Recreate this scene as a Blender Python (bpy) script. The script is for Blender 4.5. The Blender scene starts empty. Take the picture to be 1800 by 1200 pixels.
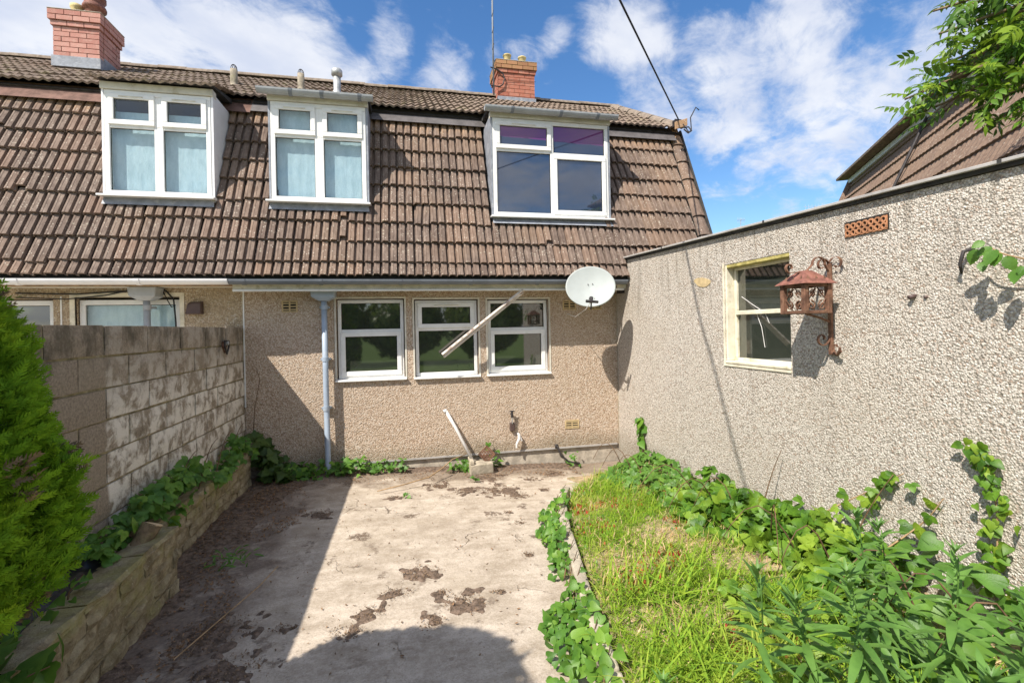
import bpy, math, random
import numpy as np
from mathutils import Matrix, Vector
rnd = random.Random(7)
npr = np.random.RandomState(11)
C = bpy.context.scene.collection
sc = bpy.context.scene

# ---------------------------------------------------------------- camera
YAW, ROLL, FOC = 0.21698, 0.02014, 850.0
CAMZ = 1.85
fwd = Vector((math.sin(YAW), math.cos(YAW), 0)); rgt = Vector((math.cos(YAW), -math.sin(YAW), 0)); upv = Vector((0, 0, 1))
r2 = math.cos(ROLL) * rgt - math.sin(ROLL) * upv
u2 = math.sin(ROLL) * rgt + math.cos(ROLL) * upv
cam = bpy.data.cameras.new('camera'); camo = bpy.data.objects.new('camera', cam); C.objects.link(camo)
M = Matrix.Identity(4)
for i in range(3):
    M[i][0] = r2[i]; M[i][1] = u2[i]; M[i][2] = -fwd[i]
M.translation = Vector((0, 0, CAMZ))
camo.matrix_world = M
cam.sensor_width = 36; cam.lens = FOC / 1800 * 36; cam.shift_y = -25.04 / 1800
cam.clip_start = 0.03; cam.clip_end = 3000
sc.camera = camo
# ---------------------------------------------------------------- light
SUN = Vector((-0.69, -0.54, 1.0)).normalized()
sun = bpy.data.lights.new('sun', 'SUN'); suno = bpy.data.objects.new('sun', sun); C.objects.link(suno)
sun.energy = 4.3; sun.angle = math.radians(0.53); sun.color = (1.0, 0.93, 0.83)
suno.rotation_euler = (-SUN).to_track_quat('-Z', 'Y').to_euler()
sc.view_settings.view_transform = 'Standard'; sc.view_settings.look = 'None'
sc.view_settings.exposure = 0.74; sc.view_settings.gamma = 1; sc.view_settings.use_curve_mapping = False

CAMP = Vector((0, 0, CAMZ))
def px_dir(u, v):
    d = fwd + r2 * ((u - 900) / FOC) + u2 * ((600 - v - 25.04) / FOC)
    return d.normalized()

class NT:
    """small helper to write node graphs"""
    def __init__(s, tree): s.t = tree; s.t.nodes.clear()
    def n(s, typ, ins=None, **pr):
        nd = s.t.nodes.new(typ)
        for k, v in pr.items(): setattr(nd, k, v)
        for k, v in (ins or {}).items():
            sock = nd.inputs[k]
            if isinstance(v, bpy.types.NodeSocket): s.t.links.new(v, sock)
            else: sock.default_value = v
        return nd
    def math(s, op, a, b=0.0, c=None, clamp=False):
        ins = {0: a, 1: b}
        if c is not None: ins[2] = c
        return s.n('ShaderNodeMath', ins, operation=op, use_clamp=clamp).outputs[0]
    def mix(s, f, a, b, blend='MIX'):
        nd = s.n('ShaderNodeMix', data_type='RGBA', blend_type=blend)
        for i, v in ((0, f), (6, a), (7, b)):
            if isinstance(v, bpy.types.NodeSocket): s.t.links.new(v, nd.inputs[i])
            else: nd.inputs[i].default_value = v if i == 0 else (tuple(v) + (1,))[:4]
        return nd.outputs[2]
    def rng(s, v, a, b, c=0.0, d=1.0):
        return s.n('ShaderNodeMapRange', {0: v, 1: a, 2: b, 3: c, 4: d}, interpolation_type='SMOOTHSTEP').outputs[0]
    def noise(s, vec, scale, detail=4, rough=.55, dist=0.0):
        return s.n('ShaderNodeTexNoise', {'Vector': vec, 'Scale': scale, 'Detail': detail, 'Roughness': rough, 'Distortion': dist}).outputs[0]
    def vmul(s, vec, sc_):
        return s.n('ShaderNodeVectorMath', {0: vec, 1: sc_}, operation='MULTIPLY').outputs[0]

# ---------------------------------------------------------------- sky
world = bpy.data.worlds.new('World'); sc.world = world; world.use_nodes = True
w = NT(world.node_tree)
sky = w.n('ShaderNodeTexSky', sky_type='NISHITA', sun_disc=False)
sky.sun_elevation = math.asin(SUN.z); sky.sun_rotation = math.atan2(SUN.x, SUN.y)
sky.air_density = 1.0; sky.dust_density = 0.35; sky.ozone_density = 2.2
tc = w.n('ShaderNodeTexCoord').outputs['Generated']
sep = w.n('ShaderNodeSeparateXYZ', {0: tc})
zz = w.math('ADD', w.math('MAXIMUM', sep.outputs[2], 0.0), 0.25)
pv = w.n('ShaderNodeCombineXYZ', {0: w.math('DIVIDE', sep.outputs[0], zz), 1: w.math('DIVIDE', sep.outputs[1], zz), 2: 0.0}).outputs[0]
rot = w.n('ShaderNodeVectorRotate', {'Vector': pv, 'Angle': math.radians(-38)}, rotation_type='Z_AXIS').outputs[0]
stretch = w.vmul(rot, (0.88, 1.12, 1.0))
n1 = w.noise(stretch, 2.6, 9, .60, .35)
n2 = w.noise(stretch, 8.5, 8, .66, .5)
nn = w.math('ADD', w.math('MULTIPLY', n1, 0.68), w.math('MULTIPLY', n2, 0.32))
blobs = [(60, 60, .34, .30), (250, 60, .30, .27), (400, 120, .26, .27), (540, 120, .14, .16), (600, 160, .10, .16), (690, 75, .07, .17), (790, 120, .09, .17), (840, 60, .05, .08), (880, 110, .08, .16),
         (1110, 70, .13, .20), (1150, 190, .15, .23), (1270, 120, .15, .22), (1400, 60, .16, .22), (1290, 230, .13, .18), (1330, 290, .13, .16), (1480, 200, .20, .20),
         (1420, 330, .12, .07), (980, 60, .05, .12), (1650, 60, .2, .12), (1380, 375, .05, .18), (760, 160, .06, .12)]
cov = None
for (u, v, rad, amp) in blobs:
    d = px_dir(u, v)
    dist = w.n('ShaderNodeVectorMath', {0: tc, 1: tuple(d)}, operation='DISTANCE').outputs['Value']
    m = w.rng(dist, rad, rad * .15, 0.0, amp)
    cov = m if cov is None else w.math('MAXIMUM', cov, m)
# sky outside the frame: extra cloud cover added to brighten the shaded areas
behind = w.rng(w.n('ShaderNodeVectorMath', {0: tc, 1: tuple(px_dir(800, 300))}, operation='DISTANCE').outputs['Value'], .8, 1.3, 0.0, 0.20)
cov = w.math('ADD', cov, behind)
dens = w.math('ADD', nn, cov)
cl = w.rng(dens, 0.56, 0.76)
skc = w.n('ShaderNodeHueSaturation', {'Hue': 0.503, 'Saturation': 1.24, 'Value': .90, 'Fac': 1.0, 'Color': sky.outputs[0]}).outputs[0]
grey = w.noise(stretch, 3.7, 5)
clc = w.mix(w.rng(grey, .35, .7), (3.6, 3.85, 4.5), (4.9, 4.95, 5.1))
col = w.mix(w.math('MULTIPLY', cl, 0.88), skc, clc)
bg = w.n('ShaderNodeBackground', {'Color': col, 'Strength': 0.125})
w.n('ShaderNodeOutputWorld', {'Surface': bg.outputs[0]})

# ---------------------------------------------------------------- materials
def newmat(name):
    m = bpy.data.materials.new(name); m.use_nodes = True
    return m, NT(m.node_tree)
def finish(t, color, rough=.8, bump=None, strength=.5, dist=.01, spec=.3, metallic=0.0, coat=0.0, **extra):
    ins = {'Base Color': color if isinstance(color, bpy.types.NodeSocket) else tuple(color) + (1,), 'Roughness': rough, 'Metallic': metallic,
           'Specular IOR Level': spec, 'Coat Weight': coat}
    ins.update(extra)
    p = t.n('ShaderNodeBsdfPrincipled', ins)
    if bump is not None:
        b = t.n('ShaderNodeBump', {'Strength': strength, 'Distance': dist, 'Height': bump})
        t.t.links.new(b.outputs[0], p.inputs['Normal'])
    t.n('ShaderNodeOutputMaterial', {'Surface': p.outputs[0]})
    return p
def pos(t): return t.n('ShaderNodeNewGeometry').outputs['Position']
def objrand(t): return t.n('ShaderNodeObjectInfo').outputs['Random']
def objvec(t):
    """object coordinates shifted per object so shared meshes differ"""
    o = t.n('ShaderNodeTexCoord').outputs['Object']; r = t.math('MULTIPLY', objrand(t), 37.0)
    return t.n('ShaderNodeVectorMath', {0: o, 1: t.n('ShaderNodeCombineXYZ', {0: r, 1: r, 2: r}).outputs[0]}, operation='ADD').outputs[0]

def simple(name, c, rough=.6, var=.15, scale=8.0, spec=.3, metallic=0.0, bump=.1, world_=True, dirt=None, dirt_scale=5.0, dirt_amt=.5, bscale=40.0):
    m, t = newmat(name)
    v = pos(t) if world_ else objvec(t)
    n = t.noise(v, scale, 5)
    a = tuple(x * (1 - var) for x in c); b = tuple(min(1, x * (1 + var)) for x in c)
    col = t.mix(t.rng(n, .3, .7), a, b)
    if dirt is not None:
        d = t.noise(v, dirt_scale, 8, .7)
        col = t.mix(t.rng(d, .5, .75, 0, dirt_amt), col, dirt)
    finish(t, col, rough, t.noise(v, bscale, 4), bump, .01, spec, metallic)
    return m

def roughcast(name, lo, hi, gap, scale, bs, stain=(.3, .25, .17), big=.15, damp=True, coping=None):
    """render with stone dashing: every chip has its own tone and stands proud of the mortar"""
    m, t = newmat(name)
    p = pos(t)
    wob = t.n('ShaderNodeVectorMath', {0: p, 1: t.vmul(t.n('ShaderNodeTexNoise', {'Vector': p, 'Scale': 30.0, 'Detail': 2}).outputs['Color'], (.012, .012, .012))}, operation='ADD').outputs[0]
    v = t.n('ShaderNodeTexVoronoi', {'Vector': wob, 'Scale': scale, 'Randomness': 1.0})
    v2 = t.n('ShaderNodeTexVoronoi', {'Vector': wob, 'Scale': scale * 2.1, 'Randomness': 1.0})
    cs = t.n('ShaderNodeSeparateColor', {0: v.outputs['Color']})
    col = t.mix(cs.outputs[0], lo, hi)
    col = t.mix(t.math('MULTIPLY', t.math('GREATER_THAN', cs.outputs[1], .86), .55), col, (.30, .17, .10))
    col = t.mix(t.math('MULTIPLY', t.math('GREATER_THAN', cs.outputs[2], .88), .6), col, (.75, .70, .62))
    g = t.rng(v.outputs['Distance'], .42, .8)
    col = t.mix(t.math('MULTIPLY', g, .75), col, gap)
    n = t.noise(p, 1.3, 6, .6)
    col = t.mix(t.rng(n, .35, .72, 0, big), col, stain)
    n5 = t.noise(t.vmul(p, (2.2, 2.2, .35)), 1.6, 7, .65)
    col = t.mix(t.rng(n5, .52, .75, 0, .28), col, gap)
    zc = t.n('ShaderNodeSeparateXYZ', {0: p}).outputs[2]
    if coping:
        run = t.noise(t.vmul(p, (5, 5, .5)), 2.2, 7, .7)
        gate = t.math('MULTIPLY', t.rng(zc, coping - 1.3, coping, 0, 1), t.rng(run, .48, .70))
        col = t.mix(t.math('MULTIPLY', gate, .7), col, (.20, .175, .14))
        col = t.mix(t.math('MULTIPLY', t.rng(t.noise(p, 4.5, 6, .7), .60, .72), .28), col, (.60, .55, .46))
    if damp:
        z = t.n('ShaderNodeSeparateXYZ', {0: p}).outputs[2]
        dn = t.math('ADD', z, t.math('MULTIPLY', t.noise(p, 2.2, 5), -.5))
        col = t.mix(t.rng(dn, .12, -.18, 0, .45), col, (.17, .155, .10))
    h = t.math('ADD', t.math('MULTIPLY', t.math('SUBTRACT', 1.0, v.outputs['Distance']), .9), t.math('MULTIPLY', v2.outputs['Distance'], -.35))
    h = t.math('ADD', h, t.math('MULTIPLY', t.noise(p, scale * .35, 3), .9))
    finish(t, col, .9, h, bs, .012, .15)
    return m

M_house = roughcast('house_roughcast', (.51, .40, .305), (.68, .56, .45), (.32, .225, .145), 68, .9, (.45, .37, .28), .3)
M_nhouse = roughcast('neighbour_roughcast', (.42, .33, .22), (.62, .50, .36), (.24, .18, .12), 68, .7, (.28, .24, .16), .45)
M_garage = roughcast('garage_pebbledash', (.50, .45, .39), (.74, .69, .62), (.22, .19, .155), 84, .75, (.47, .41, .33), .3, coping=2.75)
M_white = simple('white_upvc', (.80, .80, .78), .35, .05, 6, .5, bump=.02, dirt=(.45, .42, .33), dirt_scale=9, dirt_amt=.35)
M_offwhite = simple('weathered_white_paint', (.66, .63, .54), .6, .12, 5, bump=.1, dirt=(.33, .28, .17), dirt_scale=6, dirt_amt=.6)
M_cream = simple('cream_timber', (.70, .65, .52), .7, .15, 7, bump=.3, dirt=(.36, .31, .14), dirt_scale=11, dirt_amt=.8)
M_moss = simple('mossy_timber', (.42, .36, .13), .9, .3, 14, bump=.5, dirt=(.10, .10, .02), dirt_scale=12, dirt_amt=.9)
M_greygutter = simple('grey_upvc', (.17, .19, .22), .45, .1, 6, .4, bump=.03, dirt=(.34, .35, .36), dirt_amt=.3)
M_dgutter = simple('pale_grey_gutter', (.36, .38, .40), .45, .1, 6, .4, bump=.03, dirt=(.2, .2, .2), dirt_amt=.3)
M_bluepipe = simple('blue_grey_pipe', (.34, .41, .50), .45, .1, 5, .45, bump=.03, dirt=(.55, .55, .53), dirt_scale=8, dirt_amt=.5)
M_whitegutter = simple('white_gutter', (.80, .80, .82), .4, .06, 5, .4, bump=.03, dirt=(.4, .4, .38), dirt_amt=.3)
M_topc = simple('red_brown_slip', (.17, .10, .08), .9, .3, 9, bump=.5)
M_shadelead = simple('eave_shade_lead', (.115, .105, .105), .6, .2, 9, .3, bump=.3)  # darker copy of the lead: shade under the upper eave put into its colour
M_lead = simple('lead_flashing', (.26, .28, .32), .5, .2, 9, .4, bump=.3, dirt=(.55, .55, .55), dirt_scale=10, dirt_amt=.6)
M_black = simple('black_plastic', (.012, .012, .014), .3, .2, 9, .5, bump=.5, bscale=14)
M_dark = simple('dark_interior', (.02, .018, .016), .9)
M_felt = simple('roof_felt', (.05, .048, .046), .9, .3, 12, bump=.3)
M_metaltrim = simple('aluminium_trim', (.42, .40, .38), .5, .2, 5, .4, bump=.1, dirt=(.15, .14, .12), dirt_amt=.5)
M_rust = simple('rusty_iron', (.165, .085, .055), .85, .4, 18, bump=.5, dirt=(.32, .20, .12), dirt_scale=22, dirt_amt=.8)
M_redrust = simple('red_painted_iron', (.22, .095, .072), .7, .35, 20, bump=.4, dirt=(.20, .08, .04), dirt_scale=18, dirt_amt=.8)
M_terra = simple('terracotta', (.44, .21, .11), .9, .25, 20, bump=.4, dirt=(.3, .17, .09), dirt_scale=30, dirt_amt=.6)
M_buffbrick = simple('buff_air_brick', (.52, .40, .22), .85, .15, 20, bump=.2)
M_potcream = simple('buff_clay_pot', (.55, .45, .22), .8, .2, 9, bump=.2, dirt=(.2, .18, .12), dirt_amt=.6)
M_galv = simple('galvanised_steel', (.42, .43, .43), .5, .2, 12, .4, .4, bump=.1)
M_cable = simple('black_cable', (.02, .02, .022), .6)
M_iron = simple('dark_iron', (.05, .045, .045), .6, .3, 15, .3, .3)
M_asb = simple('mossy_vent_pipe', (.30, .26, .20), .9, .3, 14, bump=.4, dirt=(.13, .13, .05), dirt_amt=.8)
M_dish = simple('dish_grey', (.37, .40, .39), .5, .06, 4, .3, bump=.02, dirt=(.4, .42, .38), dirt_scale=6, dirt_amt=.3)
M_conc = simple('rough_concrete', (.42, .37, .30), .95, .25, 10, bump=.5, dirt=(.2, .15, .11), dirt_scale=8, dirt_amt=.7)
M_wood = simple('dry_twig', (.36, .24, .13), .9, .3, 20, bump=.3)
M_stem = simple('bramble_stem', (.14, .085, .045), .8, .3, 12)
M_twig = simple('old_twig', (.20, .14, .09), .9, .5, 9, bump=.3)
M_endgrain = simple('cut_wood', (.58, .44, .26), .9, .15, 30, bump=.2)
M_bark = simple('ivy_bark', (.20, .145, .09), .95, .35, 18, bump=.8, dirt=(.3, .33, .10), dirt_amt=.6)
M_soil = simple('dark_soil', (.15, .108, .08), 1.0, .5, 26, bump=1.0, dirt=(.27, .20, .145), dirt_scale=40, dirt_amt=.7, bscale=90)
M_litter = simple('leaf_litter', (.22, .13, .07), .95, .5, 60, bump=.3)
M_curtain = None
M_yellow = simple('yellow_pipe', (.62, .45, .14), .6)
M_white2 = simple('white_plastic_pipe', (.68, .66, .64), .45, .1, 8, dirt=(.4, .36, .3), dirt_amt=.4)
M_brownplastic = simple('brown_plastic', (.085, .055, .05), .5, .2, 8, .4)
M_lichenconc = simple('concrete_edging', (.40, .35, .27), .95, .25, 9, bump=.6, dirt=(.2, .18, .12), dirt_scale=14, dirt_amt=.6)

def glass(name, tint, refl=1.75, col2=None):
    m, t = newmat(name)
    p = pos(t); n = t.noise(p, 3.0, 6, .7)
    c = t.mix(t.rng(n, .45, .8, 0, .5), tint, tuple(x * 1.8 + .015 for x in tint))
    finish(t, c, .03, None, spec=.5, IOR=refl)
    return m
M_pane = glass('dark_window_glass', (.030, .036, .028), 2.3)
M_panebl = glass('upper_window_glass', (.018, .030, .06), 2.2)
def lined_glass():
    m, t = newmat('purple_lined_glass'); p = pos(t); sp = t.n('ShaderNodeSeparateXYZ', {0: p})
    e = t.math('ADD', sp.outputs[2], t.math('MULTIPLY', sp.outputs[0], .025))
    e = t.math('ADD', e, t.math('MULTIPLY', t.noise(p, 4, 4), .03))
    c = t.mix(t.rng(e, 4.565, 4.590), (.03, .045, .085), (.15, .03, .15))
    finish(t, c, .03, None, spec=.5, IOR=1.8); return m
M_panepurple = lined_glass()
def clear(name, t0=(.9, .95, .95), f=.12):
    m, t = newmat(name)
    tr = t.n('ShaderNodeBsdfTransparent', {'Color': t0 + (1,)}); gl = t.n('ShaderNodeBsdfGlossy', {'Roughness': .03})
    lw = t.n('ShaderNodeLayerWeight', {'Blend': .25})
    mx = t.n('ShaderNodeMixShader', {0: t.math('MULTIPLY_ADD', lw.outputs['Facing'], .25, .05), 1: tr.outputs[0], 2: gl.outputs[0]})
    t.n('ShaderNodeOutputMaterial', {'Surface': mx.outputs[0]})
    return m
M_clear = clear('clear_window_glass')
def curtain_mat():
    m, t = newmat('net_curtain'); p = pos(t)
    n = t.noise(t.vmul(p, (2.5, 2.5, 1.1)), 4.0, 8, .72)
    c = t.mix(t.rng(n, .3, .7), (.50, .60, .68), (.68, .76, .84))
    finish(t, c, .9, n, .6, .02, .1)
    return m
M_curtain = curtain_mat()

def tile_mat(name, base, light, orange=(.34, .17, .09), speck=.6, top=(5.0, 4.75)):
    m, t = newmat(name)
    ov = objvec(t); p = pos(t); r = objrand(t)
    n = t.noise(t.vmul(ov, (1.0, .35, 1.0)), 22, 6, .65)
    c = t.mix(t.rng(n, .3, .72), base, light)
    c = t.mix(t.math('MULTIPLY', t.rng(r, .55, 1.0), .35), c, orange)
    c = t.mix(t.math('MULTIPLY', t.rng(r, .4, .0), .35), c, (.085, .058, .048))
    big = t.noise(p, .9, 4)
    c = t.mix(t.rng(big, .45, .7, 0, .3), c, (.30, .20, .13))
    # ochre run-off below flashing and under the upper eave
    z = t.n('ShaderNodeSeparateXYZ', {0: p}).outputs[2]
    run = t.math('ADD', z, t.math('MULTIPLY', t.noise(t.vmul(p, (3.5, .6, .6)), 3.0, 5), .55))
    c = t.mix(t.rng(run, top[1] + .18, top[0] + .35, 0, .7), c, (.52, .32, .17))
    # pale lichen specks
    v = t.n('ShaderNodeTexVoronoi', {'Vector': p, 'Scale': 36.0})
    sp = t.rng(v.outputs['Distance'], .34, .2)
    gate = t.rng(t.noise(p, 1.7, 3), .38, .58)
    sel = t.math('GREATER_THAN', t.n('ShaderNodeSeparateColor', {0: v.outputs['Color']}).outputs[0], .55)
    c = t.mix(t.math('MULTIPLY', t.math('MULTIPLY', sp, sel), t.math('MULTIPLY', gate, speck)), c, (.60, .55, .46))
    v3 = t.n('ShaderNodeTexVoronoi', {'Vector': p, 'Scale': 16.0})
    sp3 = t.rng(v3.outputs['Distance'], .26, .16)
    sel3 = t.math('GREATER_THAN', t.n('ShaderNodeSeparateColor', {0: v3.outputs['Color']}).outputs[0], .8)
    c = t.mix(t.math('MULTIPLY', t.math('MULTIPLY', sp3, sel3), speck * .7), c, (.50, .46, .36))
    finish(t, c, .92, t.noise(ov, 70, 5, .7), .5, .008, .15)
    return m
M_tile = tile_mat('concrete_roof_tile', (.13, .095, .077), (.24, .183, .15), (.30, .19, .13))
M_ntile = tile_mat('neighbour_roof_tile', (.13, .097, .08), (.24, .187, .155), (.27, .17, .125), .5)
M_ftile = tile_mat('far_roof_tile', (.20, .135, .10), (.30, .21, .155), speck=.5, top=(60, 59))
M_uptile = simple('upper_roof_tile', (.20, .15, .115), .95, .35, 22, bump=.8, dirt=(.30, .27, .15), dirt_scale=5, dirt_amt=.7)
M_ridge = simple('ridge_tile', (.235, .19, .15), .95, .25, 14, bump=.6, dirt=(.16, .13, .09), dirt_scale=9, dirt_amt=.7)

def brick_mat(name, a, b, c2):
    m, t = newmat(name); ov = objvec(t); r = objrand(t)
    c = t.mix(r, a, b); n = t.noise(ov, 14, 6, .65)
    c = t.mix(t.rng(n, .42, .8, 0, .6), c, c2)
    finish(t, c, .9, t.noise(ov, 60, 4), .5, .006, .15)
    return m
M_brickpink = brick_mat('pink_brick', (.43, .20, .165), (.56, .30, .25), (.60, .42, .35))
M_brickred = brick_mat('red_brick', (.36, .12, .08), (.47, .20, .14), (.46, .28, .21))
M_brickcap = brick_mat('weathered_cap_brick', (.32, .16, .09), (.42, .22, .12), (.34, .30, .12))
M_mortar = simple('mortar', (.36, .28, .22), .95, .2, 25, bump=.4)
M_mortardark = simple('sooty_mortar', (.13, .09, .075), .95, .2, 25, bump=.4)

def block_mat():
    m, t = newmat('concrete_block'); p = pos(t); ov = objvec(t); r = objrand(t)
    sx = t.n('ShaderNodeSeparateXYZ', {0: p})
    n = t.noise(ov, 60, 5, .7); n2 = t.noise(ov, 7, 8, .68, .3)
    c = t.mix(t.rng(n, .3, .7), (.22, .178, .135), (.38, .315, .245))
    c = t.mix(t.math('MULTIPLY', r, .35), c, (.33, .28, .21))
    # remains of white paint right of a straight painted edge
    edge = t.rng(sx.outputs[1], 3.80, 3.84)
    low = t.rng(sx.outputs[2], 1.75, 1.2, .25, 1.0)
    wash = t.math('MULTIPLY', t.math('MULTIPLY', edge, low), t.rng(n2, .40, .58))
    c = t.mix(t.math('MULTIPLY', wash, .88), c, (.80, .75, .67))
    dk = t.noise(t.vmul(p, (1, 1, .5)), 5, 7, .7)
    c = t.mix(t.rng(t.math('ADD', dk, t.rng(sx.outputs[2], 1.45, 1.9, 0, .10)), .55, .75, 0, .8), c, (.10, .085, .062))
    c = t.mix(t.rng(t.noise(p, 8, 6, .7), .58, .8, 0, .5), c, (.28, .24, .12))
    finish(t, c, .95, t.math('ADD', n, n2), .8, .01, .1)
    return m
M_block = block_mat()
M_wmortar = simple('mossy_wall_mortar', (.26, .215, .12), .95, .35, 12, bump=.7, dirt=(.50, .46, .38), dirt_scale=9, dirt_amt=.7)

def stone_mat():
    m, t = newmat('mossy_stone'); p = pos(t); ov = objvec(t)
    n = t.noise(ov, 9, 8, .68); c = t.mix(t.rng(n, .3, .7), (.20, .155, .09), (.46, .39, .26))
    z = t.n('ShaderNodeSeparateXYZ', {0: p}).outputs[2]
    mo = t.math('ADD', t.noise(p, 4, 7, .65), t.math('MULTIPLY', z, .35))
    c = t.mix(t.rng(mo, .58, .80, 0, .8), c, (.33, .30, .12))
    c = t.mix(t.rng(t.noise(p, 15, 6, .7), .55, .75, 0, .6), c, (.09, .085, .04))
    c = t.mix(t.rng(t.noise(ov, 30, 3, .7), .66, .74, 0, .8), c, (.58, .54, .38))
    finish(t, c, .95, t.math('ADD', n, t.noise(ov, 50, 5, .7)), 1.0, .015, .1)
    return m
M_stone = stone_mat()

def patio_mat():
    m, t = newmat('patio_concrete'); p = pos(t)
    s = t.n('ShaderNodeSeparateXYZ', {0: p}); X, Y = s.outputs[0], s.outputs[1]
    fine = t.noise(p, 55, 6, .75); med = t.math('ADD', t.math('MULTIPLY', t.noise(t.vmul(p, (1, 1.8, 1)), 2.2, 9, .68, .3), .6), t.math('MULTIPLY', t.noise(p, 9.0, 8, .72), .4)); big = t.noise(p, .8, 5, .5)
    c = t.mix(t.rng(med, .36, .64), (.345, .285, .22), (.59, .51, .42))
    c = t.mix(t.rng(fine, .45, .72, 0, .45), c, (.70, .62, .51))
    c = t.mix(t.rng(fine, .48, .28, 0, .5), c, (.25, .19, .135))
    c = t.mix(t.rng(big, .5, .68, 0, .45), c, (.44, .37, .28))
    c = t.mix(t.rng(t.noise(p, 1.7, 8, .7, .3), .48, .66, 0, .5), c, (.29, .235, .175))
    c = t.mix(t.rng(t.noise(p, 11, 7, .75), .54, .72, 0, .55), c, (.24, .185, .135))
    g2 = t.noise(p, 105, 4, .7)
    c = t.mix(t.rng(g2, .52, .66, 0, .5), c, (.24, .19, .14))
    # tamping ripples left by the screed, running across the patio
    wv = t.n('ShaderNodeTexWave', {'Vector': t.vmul(p, (.35, 1, 1)), 'Scale': 2.3, 'Distortion': 9.0, 'Detail': 4.0, 'Detail Scale': 1.4, 'Detail Roughness': .65}, bands_direction='Y')
    c = t.mix(t.rng(wv.outputs[1], .55, .95, 0, .15), c, (.30, .24, .17))
    # cracks
    wob = t.n('ShaderNodeVectorMath', {0: p, 1: t.vmul(t.n('ShaderNodeTexNoise', {'Vector': p, 'Scale': 3.0, 'Detail': 5}).outputs['Color'], (.5, .5, .5))}, operation='ADD').outputs[0]
    vo = t.n('ShaderNodeTexVoronoi', {'Vector': wob, 'Scale': .75}, feature='DISTANCE_TO_EDGE')
    crg = t.rng(t.noise(p, 1.3, 5), .50, .62)
    cr = t.math('MULTIPLY', t.rng(vo.outputs['Distance'], .007, .001), crg)
    c = t.mix(t.math('MULTIPLY', cr, .6), c, (.13, .095, .065))
    # dirt: left side by the stone planter, by the house, and scattered moss
    d1 = t.math('ADD', t.math('MULTIPLY', X, -1.0), t.math('MULTIPLY', t.noise(p, 2.1, 8, .65, .5), 1.1))
    left = t.math('MULTIPLY', t.rng(d1, 1.52, 1.80), t.rng(t.noise(p, 3.3, 7, .7), .36, .50, .25, 1.0))
    d2 = t.math('ADD', Y, t.math('MULTIPLY', t.noise(p, 3.1, 8, .68, .4), 1.6))
    house = t.math('MULTIPLY', t.rng(d2, 6.72, 7.15), .75)
    sp = t.math('MULTIPLY', t.rng(t.noise(p, 4.3, 9, .72), .565, .64), t.rng(t.noise(p, .9, 2), .40, .55))
    v = t.n('ShaderNodeTexVoronoi', {'Vector': wob, 'Scale': 2.6})
    clump = t.math('MULTIPLY', t.math('MULTIPLY', t.rng(t.math('ADD', v.outputs['Distance'], t.math('MULTIPLY', t.noise(p, 26, 5, .7), .25)), .37, .27), t.math('GREATER_THAN', t.n('ShaderNodeSeparateColor', {0: v.outputs['Color']}).outputs[0], .62)), t.rng(t.noise(p, 30, 4, .7), .38, .52))
    dm = t.math('MAXIMUM', t.math('MAXIMUM', left, house), t.math('MAXIMUM', t.math('MULTIPLY', sp, .75), clump))
    dc = t.mix(t.rng(t.noise(p, 38, 6, .75), .35, .65), (.085, .062, .046), (.22, .16, .115))
    c = t.mix(t.math('MULTIPLY', dm, .92), c, dc)
    c = t.mix(t.rng(t.math('ADD', X, t.noise(p, 5, 6)), -.2, -.75, 0, .30), c, (.26, .215, .185))
    h = t.math('ADD', t.math('MULTIPLY', fine, .5), t.math('MULTIPLY', cr, -1.2))
    h = t.math('ADD', h, t.math('ADD', t.math('MULTIPLY', dm, .4), t.math('MULTIPLY', med, .8)))
    finish(t, c, .92, h, .75, .012, .12)
    return m
M_patio = patio_mat()
M_bedsoil = simple('bed_soil', (.36, .27, .17), 1.0, .35, 14, bump=1.0, dirt=(.12, .13, .04), dirt_scale=6, dirt_amt=.8, bscale=60)
M_lawn = simple('far_lawn', (.105, .17, .03), 1.0, .35, 3, bump=.6)
M_batten = simple('peeling_batten', (.66, .60, .54), .8, .15, 12, bump=.5, dirt=(.20, .07, .04), dirt_scale=9, dirt_amt=1.0)

def leafmat(name, a, b, young=(.30, .42, .04), rough=.45, trans=.35, nscale=9.0, yfac=.35, spec=.4):
    m, t = newmat(name); p = pos(t)
    n = t.noise(p, nscale, 3); n2 = t.noise(p, 2.3, 3)
    c = t.mix(t.rng(n, .35, .65), a, b)
    c = t.mix(t.rng(n2, .5, .72, 0, yfac), c, young)
    c = t.mix(t.math('MULTIPLY', t.rng(objrand(t), .6, 1.0), yfac), c, young)
    pr = t.n('ShaderNodeBsdfPrincipled', {'Base Color': c, 'Roughness': rough, 'Specular IOR Level': spec})
    b_ = t.n('ShaderNodeBump', {'Strength': .3, 'Distance': .004, 'Height': t.noise(p, 160, 3)}); t.t.links.new(b_.outputs[0], pr.inputs['Normal'])
    tl = t.n('ShaderNodeBsdfTranslucent', {'Color': t.mix(.35, c, young)})
    mx = t.n('ShaderNodeMixShader', {0: trans, 1: pr.outputs[0], 2: tl.outputs[0]})
    t.n('ShaderNodeOutputMaterial', {'Surface': mx.outputs[0]})
    return m
L_bramble = leafmat('bramble_leaf', (.05, .135, .015), (.13, .27, .025), (.36, .50, .05), yfac=.65)
L_ivy = leafmat('ivy_leaf', (.055, .15, .02), (.11, .25, .035), (.26, .44, .05), yfac=.55)
L_bind = leafmat('bindweed_leaf', (.07, .17, .025), (.12, .26, .04), (.25, .42, .06), yfac=.3)
L_willow = leafmat('willowherb_leaf', (.09, .20, .04), (.15, .30, .06), (.20, .34, .07), yfac=.25)
L_tree = leafmat('elder_leaf', (.05, .13, .012), (.13, .25, .02), (.32, .44, .03), yfac=.6, nscale=5)
L_con = leafmat('conifer_foliage', (.05, .16, .01), (.15, .31, .014), (.36, .50, .03), rough=.8, trans=.15, nscale=16, yfac=.5, spec=.15)
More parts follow.
